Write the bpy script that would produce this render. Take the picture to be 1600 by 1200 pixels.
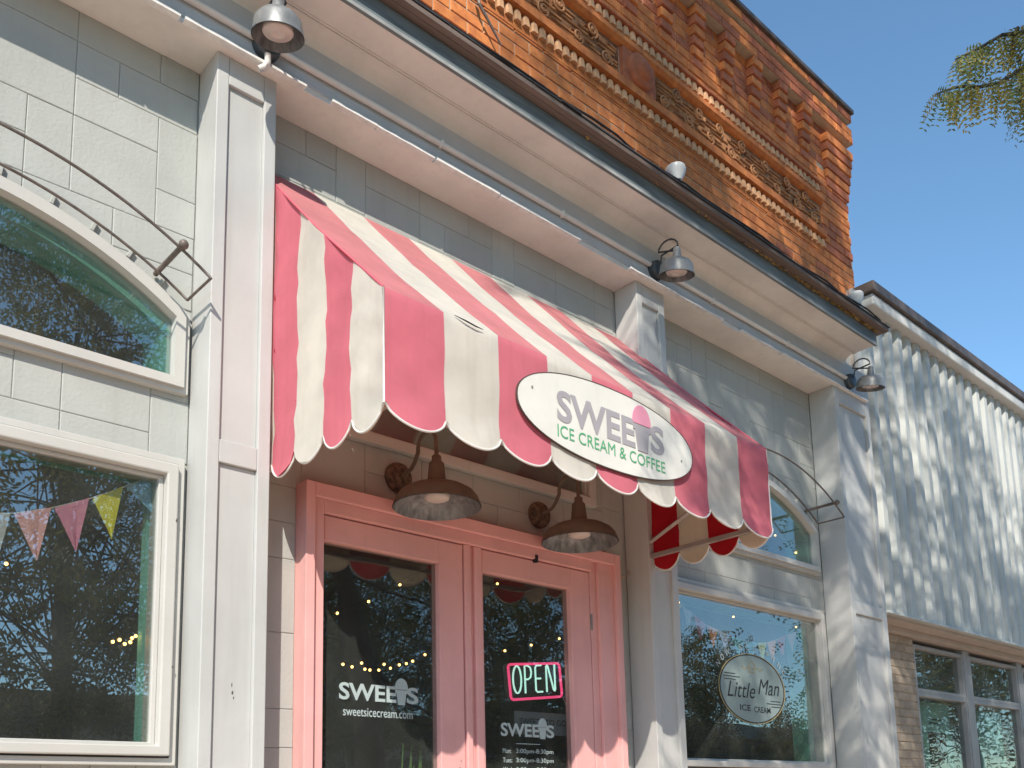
import bpy, math, random
import numpy as np
from mathutils import Vector, Matrix

# ---------------------------------------------------------------- scene, camera, sky, sun
sc = bpy.context.scene
for o in list(bpy.data.objects):
    bpy.data.objects.remove(o)
col = sc.collection
rnd = random.Random(11)

cd = bpy.data.cameras.new('camera'); cam = bpy.data.objects.new('camera', cd); col.objects.link(cam)
def _rows():
    x = Vector((CAMR[0])).normalized(); z = Vector(CAMR[2]); z = (z - x * x.dot(z)).normalized()
    return x, z.cross(x), z
CAMR = [[0.73492278, -0.67776567, -0.02285171], [0.09036352, 0.13126936, -0.98721973], [0.67210337, 0.72346531, 0.15771813]]
rx, dn, fw = _rows()
cam.matrix_world = Matrix(((rx.x, -dn.x, -fw.x, 0), (rx.y, -dn.y, -fw.y, -3.5), (rx.z, -dn.z, -fw.z, 1.5), (0, 0, 0, 1)))
cd.sensor_fit = 'HORIZONTAL'; cd.sensor_width = 36.0; cd.lens = 36.0 * 1482.31 / 1600
cd.shift_y = (1024.56 - 600) / 1600
cd.clip_start = 0.05; cd.clip_end = 2000
sc.camera = cam

SUN = Vector((0.93, 1.0, -1.14)).normalized()          # the way the light travels
elev = math.asin(-SUN.z)
world = bpy.data.worlds.new('World'); sc.world = world; world.use_nodes = True
wn = world.node_tree; bg = wn.nodes['Background']
sky = wn.nodes.new('ShaderNodeTexSky'); sky.sky_type = 'NISHITA'; sky.sun_disc = False
sky.sun_elevation = elev; sky.sun_rotation = math.atan2(-SUN.x, -SUN.y)
sky.altitude = 1600; sky.air_density = 1.0; sky.dust_density = 0.3; sky.ozone_density = 0.9
tint = wn.nodes.new('ShaderNodeMix'); tint.data_type = 'RGBA'; tint.blend_type = 'MULTIPLY'; tint.inputs[0].default_value = 1.0
tint.inputs[7].default_value = (0.80, 1.02, 1.03, 1); wn.links.new(sky.outputs[0], tint.inputs[6]); wn.links.new(tint.outputs[2], bg.inputs[0]); bg.inputs[1].default_value = 0.138
sd = bpy.data.lights.new('sun', 'SUN'); sd.energy = 3.1; sd.angle = math.radians(0.53); sd.color = (1.0, 0.93, 0.83)
so = bpy.data.objects.new('sun', sd); col.objects.link(so); so.location = (-10, -12, 14)
so.rotation_euler = SUN.to_track_quat('-Z', 'Y').to_euler()
vs = sc.view_settings; vs.view_transform = 'Standard'; vs.look = 'None'; vs.exposure = 0.85; vs.gamma = 1.0
vs.use_curve_mapping = False
sc.render.resolution_x = 1024; sc.render.resolution_y = 768

# ---------------------------------------------------------------- helpers
def mat(name, c, rough=0.6, var=0.10, scale=5.0, bump=0.02, bscale=70.0, metal=0.0, c2=None, streak=0.0,
        rndv=0.0, transl=0.0, spec=0.4, stretch=(1, 1, 1)):
    m = bpy.data.materials.new(name); m.use_nodes = True; nt = m.node_tree; N = nt.nodes; K = nt.links.new
    p = N['Principled BSDF']; out = N['Material Output']
    p.inputs['Roughness'].default_value = rough; p.inputs['Metallic'].default_value = metal
    p.inputs['Specular IOR Level'].default_value = spec
    g = N.new('ShaderNodeNewGeometry'); mp = N.new('ShaderNodeMapping'); K(g.outputs['Position'], mp.inputs[0])
    mp.inputs['Scale'].default_value = stretch
    n = N.new('ShaderNodeTexNoise'); n.inputs['Scale'].default_value = scale; n.inputs['Detail'].default_value = 6
    n.inputs['Roughness'].default_value = 0.6; K(mp.outputs[0], n.inputs['Vector'])
    r = N.new('ShaderNodeMapRange'); r.inputs[1].default_value = 0.33; r.inputs[2].default_value = 0.67
    K(n.outputs[0], r.inputs[0])
    mx = N.new('ShaderNodeMix'); mx.data_type = 'RGBA'
    d = c2 if c2 else tuple(v * (1 - 2 * var) for v in c)
    mx.inputs[6].default_value = (*d, 1); mx.inputs[7].default_value = (*c, 1); K(r.outputs[0], mx.inputs[0])
    cur = mx.outputs[2]
    if streak:
        mp2 = N.new('ShaderNodeMapping'); mp2.inputs['Scale'].default_value = (14, 14, 0.9); K(g.outputs['Position'], mp2.inputs[0])
        n2 = N.new('ShaderNodeTexNoise'); n2.inputs['Scale'].default_value = 1.6; n2.inputs['Detail'].default_value = 4
        K(mp2.outputs[0], n2.inputs['Vector'])
        r2 = N.new('ShaderNodeMapRange'); r2.inputs[1].default_value = 0.52; r2.inputs[2].default_value = 0.78
        r2.inputs[4].default_value = streak; K(n2.outputs[0], r2.inputs[0])
        m2 = N.new('ShaderNodeMix'); m2.data_type = 'RGBA'; K(r2.outputs[0], m2.inputs[0]); K(cur, m2.inputs[6])
        m2.inputs[7].default_value = (c[0] * 0.42, c[1] * 0.37, c[2] * 0.30, 1); cur = m2.outputs[2]
    if rndv:
        oi = N.new('ShaderNodeObjectInfo'); hs = N.new('ShaderNodeHueSaturation')
        r3 = N.new('ShaderNodeMapRange'); r3.inputs[3].default_value = 1 - rndv; r3.inputs[4].default_value = 1 + rndv
        K(oi.outputs['Random'], r3.inputs[0]); K(r3.outputs[0], hs.inputs['Value']); K(cur, hs.inputs['Color']); cur = hs.outputs[0]
    K(cur, p.inputs['Base Color'])
    if bump:
        b = N.new('ShaderNodeBump'); b.inputs['Strength'].default_value = min(1, bump * 8); b.inputs['Distance'].default_value = 0.004
        n3 = N.new('ShaderNodeTexNoise'); n3.inputs['Scale'].default_value = bscale; n3.inputs['Detail'].default_value = 4
        K(g.outputs['Position'], n3.inputs['Vector']); K(n3.outputs[0], b.inputs['Height']); K(b.outputs[0], p.inputs['Normal'])
    if transl:
        t = N.new('ShaderNodeBsdfTranslucent'); K(cur, t.inputs[0]); ms = N.new('ShaderNodeMixShader'); ms.inputs[0].default_value = transl
        K(p.outputs[0], ms.inputs[1]); K(t.outputs[0], ms.inputs[2]); K(ms.outputs[0], out.inputs[0])
    return m

def emit(name, c, s):
    m = bpy.data.materials.new(name); m.use_nodes = True; p = m.node_tree.nodes['Principled BSDF']
    p.inputs['Base Color'].default_value = (*c, 1); p.inputs['Emission Color'].default_value = (*c, 1); p.inputs['Emission Strength'].default_value = s
    return m

def glass_mat(name, r0, tint, wob=0.02, ws=2.0, dust_haze=0.05):
    m = bpy.data.materials.new(name); m.use_nodes = True; nt = m.node_tree; N = nt.nodes; K = nt.links.new
    N.remove(N['Principled BSDF'])
    t = N.new('ShaderNodeBsdfTransparent'); t.inputs[0].default_value = (*tint, 1)
    g = N.new('ShaderNodeBsdfGlossy'); g.inputs['Roughness'].default_value = 0.004
    ge = N.new('ShaderNodeNewGeometry'); dt = N.new('ShaderNodeVectorMath'); dt.operation = 'DOT_PRODUCT'
    K(ge.outputs['True Normal'], dt.inputs[0]); K(ge.outputs['Incoming'], dt.inputs[1])
    def mth(op, a_, b_=None):
        q = N.new('ShaderNodeMath'); q.operation = op
        for i_, v_ in enumerate((a_, b_)):
            if v_ is None: continue
            if isinstance(v_, (int, float)): q.inputs[i_].default_value = v_
            else: K(v_, q.inputs[i_])
        return q.outputs[0]
    fr = mth('ADD', mth('MULTIPLY', mth('POWER', mth('SUBTRACT', 1.0, mth('ABSOLUTE', dt.outputs['Value'])), 5.0), 1.0 - r0), r0)
    geo = N.new('ShaderNodeNewGeometry'); n = N.new('ShaderNodeTexNoise'); n.inputs['Scale'].default_value = ws; n.inputs['Detail'].default_value = 1
    K(geo.outputs['Position'], n.inputs['Vector'])
    b = N.new('ShaderNodeBump'); b.inputs['Strength'].default_value = wob; b.inputs['Distance'].default_value = 0.05
    K(n.outputs[0], b.inputs['Height']); K(b.outputs[0], g.inputs['Normal'])
    ms = N.new('ShaderNodeMixShader'); K(fr, ms.inputs[0]); K(t.outputs[0], ms.inputs[1]); K(g.outputs[0], ms.inputs[2])
    du = N.new('ShaderNodeBsdfDiffuse'); du.inputs[0].default_value = (0.62, 0.66, 0.62, 1)
    nz = N.new('ShaderNodeTexNoise'); nz.inputs['Scale'].default_value = 3.5; nz.inputs['Detail'].default_value = 5; K(geo.outputs['Position'], nz.inputs['Vector'])
    dv = mth('MULTIPLY', nz.outputs[0], dust_haze); m3 = N.new('ShaderNodeMixShader'); K(dv, m3.inputs[0]); K(ms.outputs[0], m3.inputs[1]); K(du.outputs[0], m3.inputs[2])
    K(m3.outputs[0], N['Material Output'].inputs[0])
    return m

class MB:
    def __init__(s): s.v = []; s.f = []; s.m = []
    def add(s, vs, fs, mi=0):
        o = len(s.v); s.v += [tuple(v) for v in vs]; s.f += [tuple(i + o for i in f) for f in fs]; s.m += [mi] * len(fs); return s
    def box(s, x0, x1, y0, y1, z0, z1, mi=0):
        return s.add([(x0, y0, z0), (x1, y0, z0), (x1, y1, z0), (x0, y1, z0), (x0, y0, z1), (x1, y0, z1), (x1, y1, z1), (x0, y1, z1)],
                     [(0, 3, 2, 1), (4, 5, 6, 7), (0, 1, 5, 4), (1, 2, 6, 5), (2, 3, 7, 6), (3, 0, 4, 7)], mi)
    def xprism(s, prof, x0, x1, mi=0):          # profile in (y, z), drawn along x
        n = len(prof); vs = [(x0, y, z) for y, z in prof] + [(x1, y, z) for y, z in prof]
        fs = [(i, (i + 1) % n, (i + 1) % n + n, i + n) for i in range(n)] + [tuple(range(n))[::-1], tuple(range(n, 2 * n))]
        return s.add(vs, fs, mi)
    def yprism(s, poly, y0, y1, mi=0):          # outline in (x, z), drawn along y
        n = len(poly); vs = [(x, y0, z) for x, z in poly] + [(x, y1, z) for x, z in poly]
        fs = [(i, (i + 1) % n, (i + 1) % n + n, i + n) for i in range(n)] + [tuple(range(n))[::-1], tuple(range(n, 2 * n))]
        return s.add(vs, fs, mi)
    def tube(s, pts, r, n=8, cap=True, mi=0):
        P = [Vector(p) for p in pts]; rs = r if isinstance(r, (list, tuple)) else [r] * len(P); vs = []; up = None
        for i, p in enumerate(P):
            d = (P[min(i + 1, len(P) - 1)] - P[max(i - 1, 0)]).normalized()
            if up is None:
                up = Vector((0, 0, 1)) if abs(d.z) < 0.9 else Vector((0, 1, 0))
            a = d.cross(up).normalized(); up = a.cross(d).normalized()
            for k in range(n):
                t = 2 * math.pi * k / n; vs.append(p + (a * math.cos(t) + up * math.sin(t)) * rs[i])
        fs = []
        for i in range(len(P) - 1):
            for k in range(n):
                fs.append((i * n + k, i * n + (k + 1) % n, (i + 1) * n + (k + 1) % n, (i + 1) * n + k))
        if cap: fs += [tuple(range(n)), tuple(range((len(P) - 1) * n, len(P) * n))[::-1]]
        return s.add(vs, fs, mi)
    def lathe(s, prof, org, axis=(0, 0, 1), n=28, mi=0):   # prof: (radius, height along axis)
        ax = Vector(axis).normalized(); a = ax.orthogonal().normalized(); b = ax.cross(a); O = Vector(org); vs = []
        for r, h in prof:
            for k in range(n):
                t = 2 * math.pi * k / n; vs.append(O + ax * h + (a * math.cos(t) + b * math.sin(t)) * r)
        fs = []
        for i in range(len(prof) - 1):
            for k in range(n):
                fs.append((i * n + k, i * n + (k + 1) % n, (i + 1) * n + (k + 1) % n, (i + 1) * n + k))
        return s.add(vs, fs, mi)
    def sphere(s, c, r, n=10, mi=0):
        pr = [(max(1e-4, r * math.sin(math.pi * i / 8)), -r * math.cos(math.pi * i / 8)) for i in range(9)]
        return s.lathe(pr, c, (0, 0, 1), n, mi)
    def mesh(s, name, mats, smooth=False):
        me = bpy.data.meshes.new(name); me.from_pydata(s.v, [], s.f)
        for m in (mats if isinstance(mats, (list, tuple)) else [mats]): me.materials.append(m)
        if len(me.materials) > 1: me.polygons.foreach_set('material_index', s.m)
        if smooth: me.polygons.foreach_set('use_smooth', [True] * len(me.polygons))
        me.update(); return me
    def build(s, name, mats, parent=None, smooth=False, bevel=0.0, auto=False):
        o = obj(name, s.mesh(name, mats, smooth), parent)
        if bevel:
            b = o.modifiers.new('bevel', 'BEVEL'); b.width = bevel; b.segments = 2; b.limit_method = 'ANGLE'; b.angle_limit = math.radians(40)
        return o

WORLD_LOC = {}
def obj(name, data, parent=None):
    o = bpy.data.objects.new(name, data); col.objects.link(o)
    if parent is not None:
        o.parent = parent; L = WORLD_LOC.get(parent.name, Vector((0, 0, 0))); o.matrix_parent_inverse = Matrix.Translation(-L)
    return o
def thing(name, label, cat, loc=(0, 0, 0), group=None):
    o = bpy.data.objects.new(name, None); col.objects.link(o); o.location = loc; o.empty_display_size = 0.1
    WORLD_LOC[o.name] = Vector(loc); o['label'] = label; o['category'] = cat
    if group: o['group'] = group
    return o
def tag(o, label, cat, group=None):
    o['label'] = label; o['category'] = cat
    if group: o['group'] = group
    return o
def kind(o, k): o['kind'] = k; return o
def fixn(o):                                    # outward normals for closed shapes
    import bmesh
    bm = bmesh.new(); bm.from_mesh(o.data); bmesh.ops.recalc_face_normals(bm, faces=bm.faces); bm.to_mesh(o.data); bm.free(); return o

def text_mesh(body, x0, x1, z0, z1, y, m, name, parent, bold=0.0, shear=0.0, depth=0.0015):
    cu = bpy.data.curves.new('t', 'FONT'); cu.body = body; cu.size = 1; cu.offset = bold; cu.shear = shear; cu.resolution_u = 4
    o = bpy.data.objects.new('t', cu); col.objects.link(o)
    dg = bpy.context.evaluated_depsgraph_get(); me = bpy.data.meshes.new_from_object(o.evaluated_get(dg))
    bpy.data.objects.remove(o); bpy.data.curves.remove(cu)
    n = len(me.vertices); a = np.empty(n * 3); me.vertices.foreach_get('co', a); a = a.reshape(-1, 3)
    lo, hi = a.min(0), a.max(0); b = np.empty_like(a)
    b[:, 0] = x0 + (a[:, 0] - lo[0]) / (hi[0] - lo[0]) * (x1 - x0); b[:, 2] = z0 + (a[:, 1] - lo[1]) / (hi[1] - lo[1]) * (z1 - z0); b[:, 1] = y
    me.vertices.foreach_set('co', b.ravel()); me.materials.clear(); me.materials.append(m); me.update()
    return obj(name, me, parent)

# ---------------------------------------------------------------- materials
M = {}
M['wall'] = mat('painted_block', (0.445, 0.455, 0.422), 0.7, 0.07, 2.2, 0.05, 70, rndv=0.035, streak=0.11)
M['joint'] = mat('painted_joint', (0.435, 0.445, 0.413), 0.8, 0.08, 8, 0.04, 60)
M['pil'] = mat('white_trim', (0.53, 0.53, 0.508), 0.5, 0.06, 2.2, 0.02, 40, streak=0.13)
M['trim'] = mat('cornice_paint', (0.79, 0.745, 0.685), 0.6, 0.09, 2.5, 0.02, 40, streak=0.12)
M['frieze'] = mat('cornice_grey', (0.52, 0.525, 0.525), 0.6, 0.07, 4, 0.02, 40)
M['peel'] = mat('flaking_white', (0.78, 0.77, 0.74), 0.7, 0.10, 30, 0.05, 90)
M['fascia'] = mat('fascia_grey', (0.20, 0.235, 0.245), 0.6, 0.22, 9, 0.03, 40, stretch=(0.4, 1, 3))
M['roofboard'] = mat('brown_board', (0.20, 0.15, 0.125), 0.75, 0.2, 6, 0.05, 30, stretch=(0.3, 4, 4))
M['shingle'] = mat('dark_shingle', (0.05, 0.05, 0.055), 0.9, 0.2, 12, 0.06, 60)
M['flash'] = mat('roof_flashing', (0.42, 0.43, 0.42), 0.5, 0.2, 8, 0.03, 40)
M['black'] = mat('black_rubber', (0.02, 0.02, 0.022), 0.6, 0.1, 8, 0.0)
M['vinyl'] = mat('window_vinyl', (0.54, 0.525, 0.485), 0.45, 0.04, 3, 0.006, 40, streak=0.06)
M['teal'] = mat('teal_paint', (0.20, 0.52, 0.43), 0.55, 0.08, 5, 0.01, 40)
M['pink'] = mat('pink_door_paint', (0.81, 0.425, 0.40), 0.5, 0.08, 2.5, 0.02, 50, streak=0.10)
M['pinkdark'] = mat('door_gap', (0.03, 0.015, 0.015), 0.8, 0.1)
M['awnpink'] = mat('awning_pink_cloth', (0.94, 0.275, 0.34), 0.85, 0.07, 4, 0.03, 300, transl=0.44, streak=0.10, spec=0.15)
M['awntop'] = mat('awning_faded_pink', (0.90, 0.36, 0.37), 0.85, 0.09, 4, 0.03, 300, transl=0.44, streak=0.10, spec=0.15)
M['awnwhite'] = mat('awning_white_cloth', (0.92, 0.89, 0.80), 0.85, 0.07, 5, 0.03, 300, transl=0.44, streak=0.16, spec=0.15)
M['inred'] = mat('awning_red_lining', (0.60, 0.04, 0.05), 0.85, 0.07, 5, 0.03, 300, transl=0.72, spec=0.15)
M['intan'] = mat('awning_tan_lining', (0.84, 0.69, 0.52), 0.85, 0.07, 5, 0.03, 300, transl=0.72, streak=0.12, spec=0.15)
M['piping'] = mat('awning_binding', (0.72, 0.69, 0.64), 0.8, 0.05, 8, 0.02, 100)
M['bar'] = mat('galvanised_bar', (0.46, 0.42, 0.39), 0.45, 0.12, 12, 0.02, 60, metal=0.5)
M['rust'] = mat('rusty_shade', (0.175, 0.128, 0.09), 0.65, 0.2, 14, 0.03, 60, c2=(0.125, 0.094, 0.07))
M['rustplate'] = mat('flaking_rust', (0.22, 0.14, 0.09), 0.8, 0.2, 40, 0.08, 60, c2=(0.03, 0.025, 0.02))
M['zinc'] = mat('zinc_inside', (0.30, 0.30, 0.30), 0.5, 0.25, 26, 0.03, 60, metal=0.3, c2=(0.10, 0.10, 0.10), stretch=(1, 1, 0.25))
M['bulb'] = mat('frosted_lens', (0.62, 0.53, 0.48), 0.35, 0.05, 10, 0.0)
M['alu'] = mat('weathered_aluminium', (0.30, 0.305, 0.30), 0.45, 0.18, 18, 0.02, 60, metal=0.35)
M['dkmetal'] = mat('dark_box_metal', (0.09, 0.10, 0.11), 0.45, 0.25, 16, 0.02, 60, metal=0.4)
M['floodw'] = mat('flood_white', (0.62, 0.62, 0.60), 0.35, 0.06, 8, 0.0)
M['iron'] = mat('hoop_iron', (0.20, 0.165, 0.145), 0.55, 0.25, 20, 0.03, 80, metal=0.3)
M['brick'] = mat('orange_brick', (0.74, 0.258, 0.072), 0.8, 0.16, 16, 0.06, 120, rndv=0.14, c2=(0.50, 0.150, 0.048))
M['brick2'] = mat('red_brick', (0.52, 0.165, 0.07), 0.8, 0.16, 16, 0.06, 120, rndv=0.14, c2=(0.34, 0.10, 0.05))
M['mortar'] = mat('mortar', (0.55, 0.44, 0.32), 0.9, 0.1, 20, 0.05, 90)
M['dentil'] = mat('dentil_clay', (0.72, 0.40, 0.21), 0.8, 0.12, 16, 0.05, 120, rndv=0.1)
M['terra'] = mat('terracotta_carving', (0.50, 0.24, 0.10), 0.8, 0.2, 20, 0.05, 100, c2=(0.30, 0.13, 0.06))
M['coping'] = mat('coping_metal', (0.14, 0.11, 0.095), 0.5, 0.25, 8, 0.02, 40)
M['siding'] = mat('ribbed_siding', (0.535, 0.55, 0.52), 0.5, 0.07, 2.5, 0.01, 40, streak=0.16)
M['sidetrim'] = mat('siding_trim', (0.64, 0.63, 0.59), 0.5, 0.07, 5, 0.01, 40, streak=0.1)
M['tanbrick'] = mat('tan_brick', (0.42, 0.34, 0.255), 0.85, 0.12, 14, 0.06, 100, rndv=0.12)
M['soff'] = mat('soffit_board', (0.50, 0.43, 0.37), 0.7, 0.06, 4, 0.02, 40)
M['gframe'] = mat('grey_window_frame', (0.34, 0.335, 0.33), 0.45, 0.08, 6, 0.01, 40)
M['glass'] = glass_mat('window_glass', 0.20, (0.86, 0.89, 0.87))
M['glassdoor'] = glass_mat('door_glass', 0.12, (0.80, 0.84, 0.82), 0.03, 3.0)
M['glasslow'] = glass_mat('transom_glass', 0.07, (0.80, 0.84, 0.82), 0.03, 3.0, 0.30)  # dust film raised here to stand in for the transom's soft mid-tone reflection
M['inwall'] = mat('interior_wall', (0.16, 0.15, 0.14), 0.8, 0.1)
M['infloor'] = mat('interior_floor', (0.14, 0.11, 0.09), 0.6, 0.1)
M['decal'] = mat('pale_decal', (0.58, 0.69, 0.68), 0.6, 0.05, 9, 0.0, transl=0.3)
M['decalround'] = mat('round_decal', (0.42, 0.52, 0.505), 0.4, 0.12, 3, 0.0, transl=0.3)
M['decaldk'] = mat('dark_decal', (0.03, 0.035, 0.035), 0.6, 0.05)
M['decalgold'] = mat('gold_decal', (0.42, 0.33, 0.15), 0.5, 0.05)
M['signw'] = mat('sign_board', (0.77, 0.745, 0.675), 0.5, 0.05, 5, 0.01, 40, streak=0.10)
M['signedge'] = mat('sign_edge', (0.10, 0.07, 0.06), 0.6, 0.1)
M['signgrey'] = mat('sign_grey', (0.38, 0.355, 0.37), 0.6, 0.04, 9, 0.0)
M['signpink'] = mat('sign_pink', (0.74, 0.30, 0.40), 0.6, 0.04, 9, 0.0)
M['signgreen'] = mat('sign_green', (0.10, 0.40, 0.19), 0.6, 0.04, 9, 0.0)
M['paper'] = mat('grey_paper', (0.34, 0.35, 0.39), 0.7, 0.04, 5, 0.0)
M['leafg'] = mat('plant_leaf', (0.20, 0.34, 0.08), 0.5, 0.2, 9, 0.0, transl=0.3)
M['poster'] = mat('teal_poster', (0.50, 0.76, 0.66), 0.6, 0.06, 5, 0.0)
M['posterpic'] = mat('poster_picture', (0.20, 0.10, 0.05), 0.6, 0.3, 18, 0.0, c2=(0.03, 0.03, 0.025))
M['neonw'] = emit('neon_white', (0.62, 1.0, 0.88), 0.75); M['neonp'] = emit('neon_pink', (1.0, 0.07, 0.22), 0.8)
M['fairy'] = emit('fairy_bulb', (1.0, 0.55, 0.16), 5.0)
M['bark'] = mat('bark', (0.075, 0.06, 0.05), 0.9, 0.25, 20, 0.2, 30, stretch=(1, 1, 0.3))
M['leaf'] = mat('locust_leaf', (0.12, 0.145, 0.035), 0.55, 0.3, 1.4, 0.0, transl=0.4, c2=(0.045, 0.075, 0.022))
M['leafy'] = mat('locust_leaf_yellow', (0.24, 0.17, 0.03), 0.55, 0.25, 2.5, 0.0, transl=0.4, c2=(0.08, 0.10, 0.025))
M['leaftip'] = mat('tip_leaf', (0.25, 0.30, 0.085), 0.5, 0.3, 30, 0.0, transl=0.45, c2=(0.07, 0.11, 0.035)); M['leaftipy'] = mat('tip_leaf_yellow', (0.55, 0.43, 0.09), 0.5, 0.25, 30, 0.0, transl=0.45, c2=(0.17, 0.18, 0.05))  # brighter copies of the leaf colours, for the branch tip
M['leafd'] = mat('far_leaf', (0.20, 0.18, 0.055), 0.6, 0.3, 0.7, 0.0, transl=0.4, c2=(0.10, 0.08, 0.03))
M['paving'] = mat('warm_paving', (0.74, 0.55, 0.415), 0.85, 0.12, 3, 0.05, 40)
M['road'] = mat('asphalt', (0.11, 0.105, 0.10), 0.9, 0.2, 6, 0.05, 60)
M['oppbrick'] = mat('far_brick', (0.34, 0.17, 0.10), 0.85, 0.15, 2, 0.0)
M['oppwall'] = mat('far_render', (0.45, 0.44, 0.40), 0.85, 0.1, 2, 0.0)
M['moss'] = mat('dead_leaf_litter', (0.30, 0.17, 0.06), 0.9, 0.3, 30, 0.0, c2=(0.36, 0.26, 0.10))

# ---------------------------------------------------------------- the ground
def ground(name, x0, x1, y0, y1, z, m):
    return kind(MB().add([(x0, y0, z), (x1, y0, z), (x1, y1, z), (x0, y1, z)], [(0, 1, 2, 3)]).build(name, m), 'structure')
ground('ground', -600, 600, -600, 600, -0.16, M['road'])
kind(fixn(MB().box(-60, 90, -6.2, 0.0, -0.3, 0.0).build('sidewalk', M['paving'])), 'structure')
ground('road', -60, 90, -16.5, -6.2, -0.15, M['road'])
kind(fixn(MB().box(-60, 90, -20.5, -16.5, -0.3, 0.0).build('far_sidewalk', M['paving'])), 'structure')

# ---------------------------------------------------------------- the shop building
shop = thing('shop_building', 'grey block shopfront with white pilasters, pink doors and orange brick upper storey', 'building', (3, 0, 0))
WT, WB = 4.615, 0.0
ARC_R, ARC_Z = 1.58, 2.21
BAYS = [(-0.385, 1.516, 0.565), (4.44, 6.455, 5.45)]        # window bays: x0, x1, centre
def arcz(cx, x, r=ARC_R, z=ARC_Z): return z + math.sqrt(max(1e-6, r * r - (x - cx) ** 2))
HW = 0.935                                                   # half width of the window openings
wall = MB()
def wallbox(x0, x1, z0, z1): wall.box(x0, x1, 0.006, 0.20, z0, z1)
for x0, x1, cx in BAYS:
    wallbox(x0, cx - HW, WB, WT); wallbox(cx + HW, x1, WB, WT)
    wallbox(cx - HW, cx + HW, WB, 1.69); wallbox(cx - HW, cx + HW, 2.87, 3.16)
    top = [(cx - HW + 2 * HW * i / 24, arcz(cx, cx - HW + 2 * HW * i / 24) - 0.01) for i in range(25)]
    wall.yprism([(cx + HW, WT), (cx - HW, WT)] + top, 0.006, 0.20)
wallbox(-3.0, -0.385, WB, WT); wallbox(1.516, 1.79, WB, WT); wallbox(4.17, 4.45, WB, WT); wallbox(6.455, 7.2, WB, WT)
DX0, DX1, DZ = 2.005, 4.03, 2.90
wallbox(1.79, DX0 + 0.02, WB, WT); wallbox(DX1 - 0.02, 4.17, WB, WT); wallbox(DX0 + 0.02, DX1 - 0.02, DZ - 0.02, 3.19)
wallbox(DX0 + 0.02, 2.13, 3.19, 3.85); wallbox(3.89, DX1 - 0.02, 3.19, 3.85); wallbox(DX0 + 0.02, DX1 - 0.02, 3.85, WT)
wallo = fixn(wall.build('wall', M['joint'], shop))

def clip_rect(r, o):
    x0, x1, z0, z1 = r; a0, a1, b0, b1 = o
    if x1 <= a0 or x0 >= a1 or z1 <= b0 or z0 >= b1: return r
    c = [(x0, min(x1, a0), z0, z1), (max(x0, a1), x1, z0, z1), (x0, x1, z0, min(z1, b0)), (x0, x1, max(z0, b1), z1)]
    c = [q for q in c if q[1] - q[0] > 0.012 and q[3] - q[2] > 0.012]
    return max(c, key=lambda q: (q[1] - q[0]) * (q[3] - q[2])) if c else None
def block_poly(poly):
    cxx = sum(p[0] for p in poly) / len(poly); czz = sum(p[1] for p in poly) / len(poly)
    def ins(d):
        out = []
        for x, z in poly:
            dx, dz = cxx - x, czz - z
            out.append((x + math.copysign(min(d, abs(dx) * 0.9), dx), z + math.copysign(min(d, abs(dz) * 0.9), dz)))
        return out
    n = len(poly); a, b, c = ins(0.0010), ins(0.0012), ins(0.0042); yy = rnd.uniform(-0.0009, 0.0009)
    vs = [(x, 0.012, z) for x, z in a] + [(x, 0.0032 + yy, z) for x, z in b] + [(x, 0.0014 + yy, z) for x, z in c]
    fs = []
    for k in (0, 1):
        fs += [(k * n + i, k * n + (i + 1) % n, (k + 1) * n + (i + 1) % n, (k + 1) * n + i) for i in range(n)]
    fs.append(tuple(range(2 * n, 3 * n)))
    return MB().add(vs, fs)
def lay(x0, x1, z0, z1, ax, az, opens, arch=None, st=(0.1635, 0.1597)):
    i0 = math.floor((x0 - ax) / st[0]); i1 = math.ceil((x1 - ax) / st[0]); j0 = math.floor((z0 - az) / st[1]); j1 = math.ceil((z1 - az) / st[1])
    used = set()
    for j in range(j0, j1):
        for i in range(i0, i1):
            if (i, j) in used: continue
            w, h = rnd.choices([(2, 1), (1, 1), (2, 2), (1, 2)], [4, 2.2, 3, 0.7])[0]
            if (i + 1, j) in used or i + 1 >= i1: w = 1
            if any((i + a, j + 1) in used for a in range(w)) or j + 1 >= j1: h = 1
            for a in range(w):
                for b in range(h): used.add((i + a, j + b))
            r = (max(x0, ax + i * st[0]), min(x1, ax + (i + w) * st[0]), max(z0, az + j * st[1]), min(z1, az + (j + h) * st[1]))
            for o in opens:
                r = clip_rect(r, o) if r else None
            if not r or r[1] - r[0] < 0.02 or r[3] - r[2] < 0.02: continue
            poly = [(r[0], r[3]), (r[0], r[2]), (r[1], r[2]), (r[1], r[3])]
            if arch is not None:
                xs = [r[0] + (r[1] - r[0]) * k / 6 for k in range(7)]
                zb = [max(r[2], arcz(arch, x)) if abs(x - arch) < HW else r[2] for x in xs]
                if min(zb) > r[3] - 0.015: continue
                if max(zb) > r[2] + 1e-4:
                    zb = [min(z, r[3] - 0.004) for z in zb]
                    poly = [(r[0], r[3])] + list(zip(xs, zb)) + [(r[1], r[3])]
            block_poly(poly).build('block', M['wall'], wallo)
for x0, x1, cx in BAYS:
    lay(x0, x1, 3.525, WT, 0.86, 4.483, [(cx - HW, cx + HW, 2.9, 3.48)], cx)
    lay(x0, x1, 3.2, 3.525, 0.86, 4.483 - 0.1597 * 8, [(cx - HW, cx + HW, 3.1, 3.55)], None)
    lay(x0, x1, 2.80, 3.2, 0.87, 2.966, [(cx - HW, cx + HW, 3.165, 3.3), (cx - HW, cx + HW, 1.6, 2.872)])
    lay(x0, x1, 1.2, 2.80, 0.87, 2.966, [(cx - HW, cx + HW, 1.69, 2.9)])
lay(1.79, 4.17, 1.0, 3.6, 2.03, 3.04, [(DX0, DX1, 0.0, DZ), (2.11, 3.905, 3.172, 3.9)])
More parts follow.
